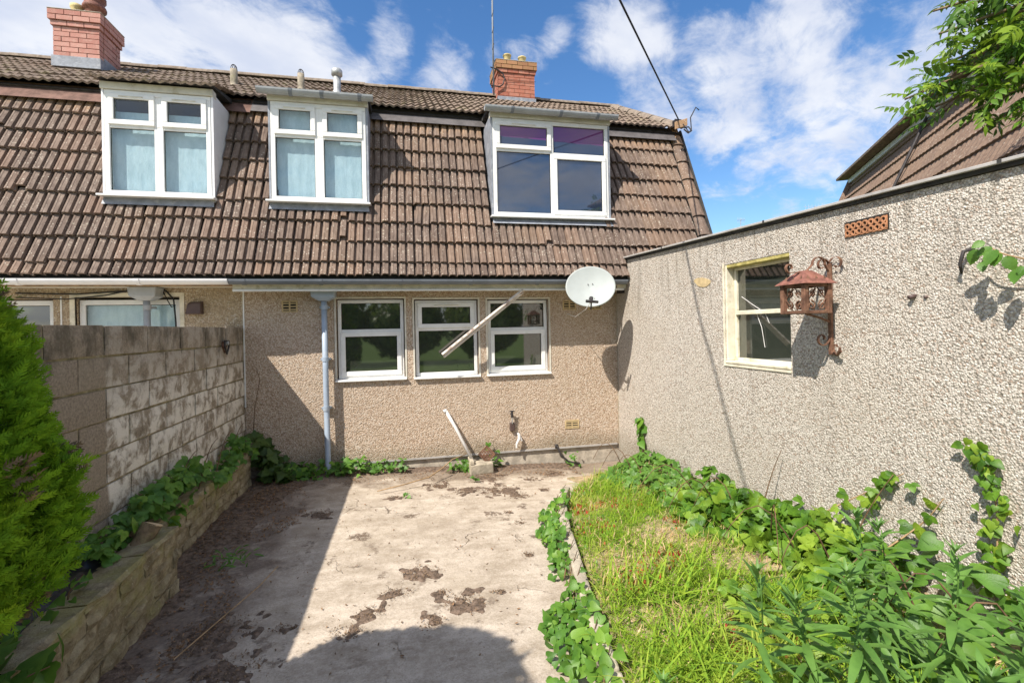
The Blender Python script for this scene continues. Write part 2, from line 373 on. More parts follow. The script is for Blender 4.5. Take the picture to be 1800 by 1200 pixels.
L_grass = leafmat('grass_blade', (.15, .33, .025), (.33, .47, .04), (.58, .58, .13), rough=.7, trans=.4, nscale=30, yfac=.6, spec=.2)
L_straw = leafmat('dry_straw', (.52, .38, .20), (.70, .54, .30), (.45, .2, .1), rough=.9, trans=.2, yfac=.5, spec=.1)
L_red = leafmat('red_sorrel', (.38, .04, .04), (.50, .12, .06), (.5, .25, .1), rough=.8, trans=.25, spec=.1)
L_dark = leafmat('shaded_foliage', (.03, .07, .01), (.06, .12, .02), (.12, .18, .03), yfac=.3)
L_hedge = leafmat('hedge_foliage', (.10, .17, .03), (.20, .28, .05), (.32, .38, .08))

# ---------------------------------------------------------------- object helpers
WM = {}
def tag(o, label=None, cat=None, group=None, kind=None):
    if label: o['label'] = label
    if cat: o['category'] = cat
    if group: o['group'] = group
    if kind: o['kind'] = kind
    return o
def link(o, parent=None, Mw=None):
    C.objects.link(o)
    Mw = Mw.copy() if Mw is not None else Matrix.Identity(4)
    if parent is not None:
        o.parent = parent; o.matrix_parent_inverse = WM[parent].inverted()
    o.matrix_basis = Mw; WM[o] = Mw
    return o
def thing(name, loc, label, cat, group=None):
    o = bpy.data.objects.new(name, None); o.empty_display_size = .1
    link(o, None, Matrix.Translation(Vector(loc)))
    return tag(o, label, cat, group)
def inst(name, mesh, Mw, parent):
    return link(bpy.data.objects.new(name, mesh), parent, Mw)

def mkmesh(name, V, Fs, mats, smooth=False, midx=None):
    me = bpy.data.meshes.new(name); me.from_pydata([tuple(v) for v in V], [], Fs)
    for m in (mats if isinstance(mats, (list, tuple)) else [mats]): me.materials.append(m)
    if smooth: me.polygons.foreach_set('use_smooth', [True] * len(me.polygons))
    if midx is not None: me.polygons.foreach_set('material_index', midx)
    me.update(); return me

class MB:
    def __init__(s): s.v = []; s.f = []; s.mi = []; s.cur = 0
    def add(s, V, Fs):
        b = len(s.v); s.v += [tuple(x) for x in V]; s.f += [tuple(i + b for i in f) for f in Fs]; s.mi += [s.cur] * len(Fs); return s
    def box(s, x0, x1, y0, y1, z0, z1):
        if x0 > x1: x0, x1 = x1, x0
        if y0 > y1: y0, y1 = y1, y0
        if z0 > z1: z0, z1 = z1, z0
        V = [(x0, y0, z0), (x1, y0, z0), (x1, y1, z0), (x0, y1, z0), (x0, y0, z1), (x1, y0, z1), (x1, y1, z1), (x0, y1, z1)]
        return s.add(V, [(0, 3, 2, 1), (4, 5, 6, 7), (0, 1, 5, 4), (1, 2, 6, 5), (2, 3, 7, 6), (3, 0, 4, 7)])
    def bar(s, a, b, wd, ht, roll=0.0):
        a = Vector(a); b = Vector(b); d = (b - a); q = d.to_track_quat('X', 'Z').to_matrix().to_4x4() @ Matrix.Rotation(roll, 4, 'X')
        L = d.length; V = [a + q.to_3x3() @ Vector((x, y, z)) for z in (-ht / 2, ht / 2) for (x, y) in ((0, -wd / 2), (L, -wd / 2), (L, wd / 2), (0, wd / 2))]
        return s.add(V, [(0, 3, 2, 1), (4, 5, 6, 7), (0, 1, 5, 4), (1, 2, 6, 5), (2, 3, 7, 6), (3, 0, 4, 7)])
    def tube(s, pts, r, n=8, caps=True):
        pts = [Vector(p) for p in pts]; rs = r if isinstance(r, (list, tuple)) else [r] * len(pts)
        rings = []; up = Vector((0, 0, 1))
        prev = None
        for i, p in enumerate(pts):
            d = (pts[min(i + 1, len(pts) - 1)] - pts[max(i - 1, 0)]).normalized()
            if prev is None:
                a = d.cross(up); a = a if a.length > .05 else d.cross(Vector((1, 0, 0)))
            else:
                a = prev - d * prev.dot(d)
                if a.length < 1e-4: a = d.cross(up)
            a.normalize(); prev = a; b = d.cross(a)
            rings.append([p + (a * math.cos(2 * math.pi * k / n) + b * math.sin(2 * math.pi * k / n)) * rs[i] for k in range(n)])
        V = [v for rg in rings for v in rg]; Fs = []
        for i in range(len(pts) - 1):
            for k in range(n):
                Fs.append((i * n + k, i * n + (k + 1) % n, (i + 1) * n + (k + 1) % n, (i + 1) * n + k))
        if caps: Fs += [tuple(range(n))[::-1], tuple(range((len(pts) - 1) * n, len(pts) * n))]
        return s.add(V, Fs)
    def lathe(s, prof, c, n=20, axis=None):
        c = Vector(c); q = Matrix.Identity(3) if axis is None else Vector(axis).to_track_quat('Z', 'Y').to_matrix()
        V = [c + q @ Vector((r * math.cos(2 * math.pi * k / n), r * math.sin(2 * math.pi * k / n), z)) for (r, z) in prof for k in range(n)]
        Fs = [(i * n + k, i * n + (k + 1) % n, (i + 1) * n + (k + 1) % n, (i + 1) * n + k) for i in range(len(prof) - 1) for k in range(n)]
        return s.add(V, Fs)
    def extrude(s, prof, path0, path1):
        """prof: list of (y,z) closed outline, run along X from path0 to path1"""
        n = len(prof); V = [(path0, y, z) for y, z in prof] + [(path1, y, z) for y, z in prof]
        Fs = [(i, (i + 1) % n, n + (i + 1) % n, n + i) for i in range(n)] + [tuple(range(n))[::-1], tuple(range(n, 2 * n))]
        return s.add(V, Fs)
    def build(s, name, mats, parent=None, smooth=False, bevel=0, seg=1, kind=None, label=None, world=False):
        A = np.array(s.v, dtype=float); lo = A.min(0); hi = A.max(0)
        org = np.array([(lo[0] + hi[0]) / 2, (lo[1] + hi[1]) / 2, lo[2]])
        me = mkmesh(name, (A - org), s.f, mats, smooth, s.mi)
        o = bpy.data.objects.new(name, me); link(o, parent, Matrix.Translation(Vector(org)))
        if bevel:
            b = o.modifiers.new('bevel', 'BEVEL'); b.width = bevel; b.segments = seg; b.limit_method = 'ANGLE'
        if smooth == 'auto': pass
        if kind: o['kind'] = kind
        if label: o['label'] = label
        return o

def merged(name, items, mats, parent=None, smooth=False):
    """items: list of (template verts Nx3, faces list, 4x4 matrix np) -> one mesh"""
    Vs = []; loops = []; starts = []; totals = []; base = 0; ls = 0
    byt = {}
    for (T, Mx) in items: byt.setdefault(id(T), (T, []))[1].append(Mx)
    for T, Ms in byt.values():
        Vt, Ft = T; Ms = np.array([np.array(m) for m in Ms]); k = len(Ms); n = len(Vt)
        P = np.einsum('kij,nj->kni', Ms[:, :3, :3], Vt) + Ms[:, None, :3, 3]
        Vs.append(P.reshape(-1, 3))
        fl = np.array([i for f in Ft for i in f]); fs = np.array([len(f) for f in Ft])
        L = (fl[None, :] + (base + np.arange(k) * n)[:, None]).reshape(-1)
        loops.append(L); tt = np.tile(fs, k); totals.append(tt); base += n * k
    V = np.concatenate(Vs); L = np.concatenate(loops); T_ = np.concatenate(totals); S_ = np.concatenate([[0], np.cumsum(T_)[:-1]])
    lo = V.min(0); hi = V.max(0); org = np.array([(lo[0] + hi[0]) / 2, (lo[1] + hi[1]) / 2, lo[2]])
    me = bpy.data.meshes.new(name); me.vertices.add(len(V)); me.vertices.foreach_set('co', (V - org).astype(np.float32).ravel())
    me.loops.add(len(L)); me.loops.foreach_set('vertex_index', L.astype(np.int32))
    me.polygons.add(len(T_)); me.polygons.foreach_set('loop_start', S_.astype(np.int32)); me.polygons.foreach_set('loop_total', T_.astype(np.int32))
    if smooth: me.polygons.foreach_set('use_smooth', np.ones(len(T_), bool))
    me.materials.append(mats); me.update(calc_edges=True); me.validate()
    o = bpy.data.objects.new(name, me); link(o, parent, Matrix.Translation(Vector(org)))
    return o

def at(u, v, dep):
    d = fwd + r2 * ((u - 900) / FOC) + u2 * ((600 - v - 25.04) / FOC); return CAMP + d * dep
# leaf templates -----------------------------------------------------------
def leaf_t(half, L=1.0, fold=.25, droop=.25, n=None, wav=0.0):
    """half: half widths along the length; returns (verts, faces) lying along +Y, normal +Z"""
    n = len(half) - 1; V = []; Fs = []
    for i, h in enumerate(half):
        y = L * i / n; z = -droop * (y / L) ** 2 * L
        ww = wav * (1 if i % 2 else -1) * h
        V += [(-h, y, z + h * fold + ww), (0, y, z), (h, y, z + h * fold - ww)]
    for i in range(n):
        a = 3 * i
        Fs += [(a, a + 1, a + 4, a + 3), (a + 1, a + 2, a + 5, a + 4)]
    return np.array(V), Fs
def comb(parts):
    V = []; Fs = []; b = 0
    for (T, Mx) in parts:
        Vt, Ft = T; Mx = np.array(Mx); V.append(Vt @ Mx[:3, :3].T + Mx[:3, 3]); Fs += [tuple(i + b for i in f) for f in Ft]; b += len(Vt)
    return np.concatenate(V), Fs
def TRS(loc, rz=0, rx=0, ry=0, s=1.0):
    return Matrix.Translation(Vector(loc)) @ Matrix.Rotation(rz, 4, 'Z') @ Matrix.Rotation(rx, 4, 'X') @ Matrix.Rotation(ry, 4, 'Y') @ Matrix.Scale(s, 4)
T_heart = (lambda t: (np.vstack([t[0], [(-.22, -.12, .05), (.22, -.12, .05)]]), t[1] + [(len(t[0]), 1, 0), (1, len(t[0]) + 1, 2)]))(leaf_t([.38, .45, .43, .37, .29, .20, .10, .0], 1, .28, .3))
T_oval = leaf_t([.03, .20, .25, .34, .31, .38, .31, .33, .22, .20, .08, .0], 1, .22, .25, wav=.05)
T_lance = leaf_t([.03, .085, .10, .085, .055, .0], 1, .3, .35)
T_ivy = leaf_t([.16, .44, .47, .27, .29, .20, .09, .0], 1, .15, .25)
T_brm = comb([(T_oval, TRS((0, .25, 0), 0, 0, 0, .95)), (T_oval, TRS((0, .2, 0), math.radians(62), .1, 0, .75)), (T_oval, TRS((0, .2, 0), math.radians(-62), .1, 0, .75)),
              (leaf_t([.012, .012], .3, 0, 0), TRS((0, 0, 0)))])
_p = [(leaf_t([.010, .008, .006], 1.0, 0, .15), TRS((0, 0, 0)))]
for k, y in enumerate((.34, .58, .82)):
    for sg in (-1, 1):
        _p.append((leaf_t([.02, .17, .22, .14, .0], 1, .25, .3), TRS((0, y, -.15 * y * y), sg * math.radians(58), -.15, 0, .48)))
_p.append((leaf_t([.02, .12, .15, .09, .0], 1, .25, .3), TRS((0, 1.0, -.15), 0, -.2, 0, .55)))
T_pinn = comb(_p)
def _spray():
    V = []; Fs = []
    def dia(p, d, L, w, n):
        p, d, n = Vector(p), Vector(d).normalized(), Vector(n); sd = d.cross(n).normalized() * w; b = len(V)
        V.extend([p, p + d * L * .45 + sd, p + d * L, p + d * L * .45 - sd]); Fs.append((b, b + 1, b + 2, b + 3))
    dia((0, 0, 0), (0, 1, 0), 1.0, .05, (0, 0, 1))
    for k in range(6):
        y = .08 + .15 * k
        for sg in (-1, 1): dia((0, y, 0), (sg * (.75 - .06 * k), .8, rnd.uniform(-.35, .35)), .46 - .045 * k, .045, (rnd.uniform(-.4, .4), 0, 1))
    return np.array([tuple(v) for v in V]), Fs
T_sprays = [_spray() for _ in range(4)]
T_blade = leaf_t([.020, .021, .017, .011, .0], 1, .5, .75)
T_blade2 = leaf_t([.04, .032, .0], 1, .5, .1)
T_bit = leaf_t([.1, .3, .0], 1, .3, -.3)
T_tw = leaf_t([.018, .012], 1, .4, 0)
MESHC = {}
def tmesh(T, name, mat):
    k = (id(T), name, mat.name)
    if k not in MESHC: MESHC[k] = mkmesh(name, T[0], T[1], mat, True)
    return MESHC[k]
def leaves(parent, items, mat, nmax=220, pname='leaf', sname='foliage'):
    """items (template, Matrix, size). the largest in view become leaves of their own, the rest one mass"""
    def key(it):
        p = it[1].translation; d = p - CAMP; z = d.dot(fwd)
        if z < .25: return 0
        x = d.dot(r2) / z * FOC; y = d.dot(u2) / z * FOC
        if abs(x) > 930 or abs(y) > 650: return 0
        return it[2] / z
    items = sorted(items, key=key, reverse=True)
    n = min(nmax, len(items))
    for T, Mx, s in items[:n]: inst(pname, tmesh(T, pname, mat), Mx, parent)
    rest = items[n:]
    if rest:
        o = merged(sname, [(T, Mx) for T, Mx, s in rest], mat, parent, True); o['kind'] = 'stuff'
def orient(p, nrm, tip, size):
    """matrix that puts a leaf at p with normal nrm and tip direction tip"""
    z = Vector(nrm).normalized(); y = Vector(tip) - z * Vector(tip).dot(z)
    if y.length < 1e-3: y = z.orthogonal()
    y.normalize(); x = y.cross(z)
    m = Matrix.Identity(4)
    for i in range(3): m[i][0] = x[i] * size; m[i][1] = y[i] * size; m[i][2] = z[i] * size; m[i][3] = p[i]
    return m
def rv(s=1.0): return Vector((rnd.gauss(0, s), rnd.gauss(0, s), rnd.gauss(0, s)))

# ================================================================ SETTING
def ground_z(x, y):
    return -.05 * min(max(x + 1.0, 0), 3.6) * min(max((y - 2.5) / 3.5, 0), 1)
g = MB(); g.add([(-400, -400, -.32), (400, -400, -.32), (400, 400, -.32), (-400, 400, -.32)], [(0, 1, 2, 3)])
tag(g.build('ground', M_lawn), kind='structure')
def grid(name, xs, ys, zf, mat, kind='structure'):
    V = []; Fs = []; nx = len(xs)
    for y in ys:
        for x in xs: V.append((x, y, zf(x, y)))
    for j in range(len(ys) - 1):
        for i in range(nx - 1):
            a = j * nx + i; Fs.append((a, a + 1, a + nx + 1, a + nx))
    me = mkmesh(name, V, Fs, mat, True); o = bpy.data.objects.new(name, me); link(o)
    if kind: o['kind'] = kind
    return o
def lin(a, b, n): return [a + (b - a) * i / (n - 1) for i in range(n)]
from mathutils import noise as mnoise
def nz(x, y, s=1.0, seed=0.0): return mnoise.noise(Vector((x * s, y * s, seed)))
grid('patio', lin(-2.0, 3.2, 80), lin(-3.0, 6.74, 140), lambda x, y: ground_z(x, y) + .010 * nz(x, y, 1.7) + .004 * nz(x, y, 8), M_patio)
grid('neighbour_yard', lin(-12, -2.2, 12), lin(-6, 6.74, 14), lambda x, y: -.05 + .02 * nz(x, y, .8), M_conc)
grid('gravel_yard', lin(3.2, 7.6, 6), lin(-6, 9, 14), lambda x, y: -.20 + .02 * nz(x, y, .8), M_conc)
def kerbx(y):
    pts = [(-3, .3), (1.5, .83), (2.87, 1.09), (3.87, 1.29), (4.6, 1.48), (5.1, 1.70), (5.5, 2.05), (5.9, 2.6), (6.1, 3.1)]
    for (a, xa), (b, xb) in zip(pts, pts[1:]):
        if y <= b: return xa + (xb - xa) * (y - a) / (b - a)
    return 3.1
def bedz(x, y):
    k = (x - kerbx(y)); e = min(max(k / .10, 0), 1)
    return -.15 + e * (.25 + .05 * min(max(k, 0), 1.5) + .03 * nz(x, y, 2.5) + .012 * nz(x, y, 11)) - .10 * min(max((y - 3.8) / 2.2, 0), 1) * e
grid('garden_bed', lin(.2, 3.1, 90), lin(-3.0, 6.1, 150), bedz, M_bedsoil)
# back garden lawn and the earth inside the planter
grid('lawn', lin(-14, 14, 20), lin(-16, -3.0, 14), lambda x, y: -.06 + .03 * nz(x, y, .5), M_lawn)
grid('planter_soil', lin(-2.0, -1.93, 4), lin(3.95, 6.70, 40), lambda x, y: .33 + .05 * nz(x, y, 3), M_soil)
grid('planter_soil', lin(-2.0, -1.71, 8), lin(.6, 3.95, 50), lambda x, y: .33 + .05 * nz(x, y, 3), M_soil)
# thin irregular layer of earth washed over the patio by the planter
SPOTS = [(.10, 3.78, .13), (-.10, 3.50, .09), (-.28, 3.30, .08), (-.38, 3.12, .085), (.22, 3.45, .05), (.36, 3.28, .14), (.12, 3.10, .08), (.60, 3.36, .04), (-.78, 3.25, .06), (.66, 5.72, .12), (1.05, 5.65, .20), (1.25, 5.42, .10), (1.55, 6.1, .08), (.35, 5.95, .13), (-.15, 5.60, .07), (1.0, 6.2, .18), (1.6, 5.6, .06), (1.0, 4.9, .04), (1.05, 4.6, .05), (.95, 3.9, .05), (-.9, 5.2, .12), (-1.2, 3.3, .2), (-1.0, 2.9, .16), (1.9, 6.3, .12)]
def soilz(x, y):
    edge = -1.50 + .30 * nz(x * .5, y, 1.3, 4) + .12 * nz(x, y, 6, 9)
    if y > 5.2: edge += .35 * min((y - 5.2), 1)
    h = .020 * min(max((edge - x) / .2, -1), 1)
    hb = .022 * min(max((y - (6.50 + .16 * nz(x, 0, 2, 3))) / .1, -1), 1)
    for (sx_, sy_, r_) in SPOTS:
        if abs(x - sx_) < .45 and abs(y - sy_) < .35:
            dd = math.hypot((x - sx_) / 1.25, y - sy_); hb = max(hb, .012 * min(max((r_ * (.80 + 1.3 * nz(x, y, 8, 3) + 1.0 * nz(x, y, 19, 6)) - dd) / .05, -1), 1))
    return ground_z(x, y) + .008 * nz(x, y, 1.7) + max(h, hb) + .006 * nz(x, y, 22) - .002
tag(grid('washed_soil', lin(-1.9, 2.3, 280), lin(2.0, 6.74, 300), soilz, M_soil, None), 'thin dark layer of washed soil beside the stone planter and house base', 'soil', kind='stuff')

# ---------------------------------------------------------------- tiles
RIB = .105; TW = 2 * RIB; TG = .303; TL = .37
def tile_template():
    prof = []
    for k in range(2):
        o = k * RIB
        prof += [(o + .002, -.008), (o + .018, -.008), (o + .026, .028), (o + .050, .036), (o + .056, .032), (o + .093, .030), (o + .101, -.006)]
    prof.append((TW - .002, .0))
    n = len(prof); th = .014; V = []
    for (y, lift) in ((0, .052), (TL, .0)):
        for (x, z) in prof: V.append((x, y, z + lift))
    for (x, z) in prof: V.append((x, 0, z + .052 - th - .014))
    Fs = [(i, i + 1, n + i + 1, n + i) for i in range(n - 1)] + [(2 * n + i, 2 * n + i + 1, i + 1, i) for i in range(n - 1)]
    return V, Fs
TV, TF = tile_template()
SL = math.atan2(7.40 - 6.30, 5.15 - 2.52)      # lean of the mansard off vertical
E0 = Vector((0, 6.30, 2.50)); SDIR = Vector((0, math.sin(SL), math.cos(SL))); NDIR = Vector((0, -math.cos(SL), math.sin(SL)))
SLEN = 2.80
tilevars = {}
def tile_meshes(mat):
    if mat.name in tilevars: return tilevars[mat.name]
    out = []
    for k in range(5):
        V = [(x, y + (.003 * math.sin(9 * x + k) if y == 0 else 0), z + .0015 * math.sin(31 * x + 2.1 * k)) for x, y, z in TV]
        out.append(mkmesh('roof_tile', V, TF, mat))
    # a tile with a broken corner
    V = [(x, (y + .06 if (y == 0 and x > RIB * 1.2) else y), z) for x, y, z in TV]; out.append(mkmesh('roof_tile', V, TF, mat))
    tilevars[mat.name] = out; return out
def lay_tiles(parent, X0, X1, holes, mat, vis=None):
    ms = tile_meshes(mat); base = Matrix.Identity(4)
    for i in range(3): base[i][0] = (1, 0, 0)[i]; base[i][1] = SDIR[i]; base[i][2] = NDIR[i]
    rest = []; cand = []
    nrow = 9
    for r in range(nrow):
        s0 = .012 if r == 0 else .20 + (r - 1) * TG - .0
        n = int(round((X1 - X0) / TW))
        for c in range(n):
            x = X0 + c * TW
            zt = E0.z + SDIR.z * (s0 + .15); skip = False; clipped = None
            for (hx0, hx1, hz0, hz1) in holes:
                if hz0 < zt < hz1:
                    if hx0 < x + RIB < hx1: skip = True
            if skip: continue
            k = rnd.randrange(5) if rnd.random() > .012 else 5
            P = E0 + SDIR * s0 + Vector((x, 0, 0)) + NDIR * (rnd.uniform(-.003, .005) + .006 * nz(x, r * .7, 1.1, 6)) + SDIR * (.010 * nz(x, r * 1.7, .8, 9) + rnd.uniform(-.003, .003))
            slip = rnd.random() < .03
            if slip: P = P - SDIR * rnd.uniform(.015, .045)
            Mx = Matrix.Translation(P) @ base @ Matrix.Rotation(rnd.gauss(0, .03 if slip else .006), 4, 'Z')
            if r == 0:
                Mx = Mx @ Matrix.Diagonal((1, .66, 1, 1))
            
            cand.append((x, ms[k], Mx))
    return cand

def wall_holes(name, x0, x1, z0, z1, y0, y1, holes, mat, parent):
    xs = sorted(set([x0, x1] + [h for a in holes for h in a[:2]])); zs = sorted(set([z0, z1] + [h for a in holes for h in a[2:]]))
    b = MB()
    def solid(i, j):
        if i < 0 or j < 0 or i >= len(xs) - 1 or j >= len(zs) - 1: return False
        cx = (xs[i] + xs[i + 1]) / 2; cz = (zs[j] + zs[j + 1]) / 2
        return not any(a < cx < b_ and c < cz < d for a, b_, c, d in holes)
    for i in range(len(xs) - 1):
        for j in range(len(zs) - 1):
            if not solid(i, j): continue
            a, b_, c, d = xs[i], xs[i + 1], zs[j], zs[j + 1]
            b.add([(a, y0, c), (b_, y0, c), (b_, y0, d), (a, y0, d)], [(0, 1, 2, 3)])
            b.add([(a, y1, c), (b_, y1, c), (b_, y1, d), (a, y1, d)], [(3, 2, 1, 0)])
            if not solid(i - 1, j): b.add([(a, y0, c), (a, y0, d), (a, y1, d), (a, y1, c)], [(0, 1, 2, 3)])
            if not solid(i + 1, j): b.add([(b_, y0, c), (b_, y1, c), (b_, y1, d), (b_, y0, d)], [(0, 1, 2, 3)])
            if not solid(i, j - 1): b.add([(a, y0, c), (a, y1, c), (b_, y1, c), (b_, y0, c)], [(0, 1, 2, 3)])
            if not solid(i, j + 1): b.add([(a, y0, d), (b_, y0, d), (b_, y1, d), (a, y1, d)], [(0, 1, 2, 3)])
    return b.build(name, mat, parent)

W = 6.73
def ring(b, x0, x1, z0, z1, y0, y1, t):
    b.box(x0, x1, y0, y1, z0, z0 + t); b.box(x0, x1, y0, y1, z1 - t, z1)
    b.box(x0, x0 + t, y0, y1, z0 + t, z1 - t); b.box(x1 - t, x1, y0, y1, z0 + t, z1 - t)
def window(parent, x0, x1, z0, z1, y, cells, paneM, label=None, sill=True, curtain=None, fr=.045, vents=(), sillover=.05, mq=.024):
    """y = front plane of the frame. cells: (fx0,fx1,fz0,fz1,sash) as fractions of the opening"""
    wd = bpy.data.objects.new('window', None); link(wd, parent, Matrix.Translation(Vector(((x0 + x1) / 2, y, z0))))
    if label: wd['label'] = label
    b = MB(); ring(b, x0, x1, z0, z1, y, y + .06, fr)
    panes = []
    W_ = x1 - x0; H_ = z1 - z0
    for ci, (a, c, e, f_, sash) in enumerate(cells):
        cx0, cx1, cz0, cz1 = x0 + a * W_, x0 + c * W_, z0 + e * H_, z0 + f_ * H_
        # mullion and transom halves
        q = .024
        if a > 0: b.box(cx0 - .002, cx0 + mq, y + .003, y + .057, cz0 + (fr if e == 0 else 0), cz1 - (fr if f_ == 1 else 0))
        if c < 1: b.box(cx1 - mq, cx1 + .002, y + .004, y + .056, cz0 + (fr if e == 0 else 0), cz1 - (fr if f_ == 1 else 0))
        ex0 = cx0 + (fr if a == 0 else mq); ex1 = cx1 - (fr if c == 1 else mq)
        if e > 0: b.box(ex0, ex1, y + .005, y + .055, cz0 - .002, cz0 + q)
        if f_ < 1: b.box(ex0, ex1, y + .006, y + .054, cz1 - q, cz1 + .002)
        ez0 = cz0 + (fr if e == 0 else q); ez1 = cz1 - (fr if f_ == 1 else q)
        t = 0
        if sash:
            t = .048; o = .012
            ring(b, ex0 - o, ex1 + o, ez0 - o, ez1 + o, y - .016, y + .04, t + o)
        panes.append((ex0 + t, ex1 - t, ez0 + t, ez1 - t, ci))
    b.build('frame', M_white, wd, bevel=.005)
    for (a, c, e, f_, ci) in panes:
        p = MB(); yy = y + (.012 if cells[ci][4] else .028); p.box(a - .006, c + .006, yy, yy + .008, e - .006, f_ + .006)
        pm = paneM[ci] if isinstance(paneM, (list, tuple)) else paneM
        p.build('pane', pm, wd)
        s = MB(); ring(s, a, c, e, f_, yy - .006, yy - .0005, .007); s.build('glazing_seal', M_dark, wd)
    for ci in vents:
        a, c, e, f_, _ = panes[ci]; m = (a + c) / 2; hw = min(.17, (c - a) * .35)
        v = MB(); v.box(m - hw, m + hw, y - .024, y - .0165, f_ + .018, f_ + .032); v.build('trickle_vent', M_offwhite, wd, bevel=.002)
    if sill:
        s = MB(); s.add([(x0 - sillover, y - .10, z0 - .035), (x1 + sillover, y - .10, z0 - .035), (x1 + sillover, y + .02, z0 - .03), (x0 - sillover, y + .02, z0 - .03),
                         (x0 - sillover, y - .10, z0 - .012), (x1 + sillover, y - .10, z0 - .012), (x1 + sillover, y + .02, z0 - .001), (x0 - sillover, y + .02, z0 - .001)],
                        [(0, 3, 2, 1), (4, 5, 6, 7), (0, 1, 5, 4), (1, 2, 6, 5), (2, 3, 7, 6), (3, 0, 4, 7)])
        s.build('sill', M_white, wd, bevel=.003)
    if curtain:
        s = MB(); n = 60; V = []; yb = y + .10
        for i in range(n + 1):
            x = x0 + W_ * i / n; V += [(x, yb + .0015 * math.sin(i * 1.1) + .001 * math.sin(i * 2.7), z0), (x, yb + .0015 * math.sin(i * 1.1 + .4), z1 - curtain)]
        s.add(V, [(2 * i, 2 * i + 2, 2 * i + 3, 2 * i + 1) for i in range(n)]); s.build('curtain', M_curtain, wd, smooth=True)
    return wd

def gutter_run(parent, x0, x1, y, z, r, mat, clips=(), name='gutter', ends=True):
    """half round channel, lip at z, back edge at y"""
    b = MB(); n = 9; V = []; out = []
    for i in range(n + 1):
        a = math.pi + math.pi * i / n; out.append((y - r + r * math.cos(a), z + r * math.sin(a)))
    inn = [(y - r + (r - .006) * math.cos(math.pi + math.pi * i / n), z + (r - .006) * math.sin(math.pi + math.pi * i / n)) for i in range(n, -1, -1)]
    b.extrude(out + inn, x0, x1)
    if ends:
        b.extrude(out, x0 - .004, x0 + .001); b.extrude(out, x1 - .001, x1 + .004)
    o = b.build(name, mat, parent)
    for cx in clips:
        c = MB(); o2 = [(yy + (yy - (y - r)) * .10, z + (zz_ - z) * 1.10) for yy, zz_ in out]; in2 = [(yy + (yy - (y - r)) * .02, z + (zz_ - z) * 1.02) for yy, zz_ in out][::-1]
        c.extrude(o2 + in2, cx - .022, cx + .022); c.build('gutter_bracket', M_greygutter if mat is not M_whitegutter else M_whitegutter, o)
    return o

def hopper(parent, x, z0, mat, pipe_to, yoff=.11, wid=.30):
    h = MB(); y1 = W - .012; z1 = z0 + .16
    V = [(x - wid / 2, y1 - .22, z1), (x + wid / 2, y1 - .22, z1), (x + wid / 2, y1, z1), (x - wid / 2, y1, z1),
         (x - wid / 2 + .012, y1 - .21, z0 + .05), (x + wid / 2 - .012, y1 - .21, z0 + .05), (x + wid / 2 - .012, y1, z0 + .05), (x - wid / 2 + .012, y1, z0 + .05),
         (x - .055, y1 - .16, z0), (x + .055, y1 - .16, z0), (x + .055, y1 - .03, z0), (x - .055, y1 - .03, z0)]
    q = [(0, 1, 5, 4), (1, 2, 6, 5), (2, 3, 7, 6), (3, 0, 4, 7), (4, 5, 9, 8), (5, 6, 10, 9), (6, 7, 11, 10), (7, 4, 8, 11), (0, 3, 2, 1), (8, 9, 10, 11)]
    h.add(V, q); ho = h.build('hopper', mat, parent, bevel=.006)
    p = MB(); yy = W - yoff; p.tube([(x, yy, z0 + .01), (x + .004, yy, (z0 + pipe_to) / 2), (x + .012, yy, pipe_to + .04), (x + .02, yy - .03, pipe_to)], .036, 16)
    po = p.build('downpipe', mat, parent, smooth=True)
    for zc in (z0 - .75, pipe_to + .85, z0 - .08):
        if zc < pipe_to + .2: continue
        c = MB(); c.lathe([(.036, -.03), (.043, -.028), (.043, .028), (.036, .03)], (x + .004, yy, zc), 16); c.box(x - .06, x + .06, W - .075, W - .004, zc - .012, zc + .012)
        c.build('pipe_collar', mat, po)
    return po

def air_brick(parent, x0, x1, z0, z1, y=W):
    a = MB(); ring(a, x0, x1, z0, z1, y - .010, y + .01, .018)
    xm = (x0 + x1) / 2; a.box(xm - .009, xm + .009, y - .009, y + .009, z0 + .018, z1 - .018)
    for i in (1, 2, 3):
        zc = z0 + (z1 - z0) * i / 4; a.box(x0 + .018, xm - .009, y - .008, y + .008, zc - .007, zc + .007); a.box(xm + .009, x1 - .018, y - .008, y + .008, zc - .007, zc + .007)
    o = a.build('air_brick', M_buffbrick, parent)
    d = MB(); d.box(x0 + .01, x1 - .01, y - .004, y + .0, z0 + .01, z1 - .01); d.build('grille_back', M_dark, o)

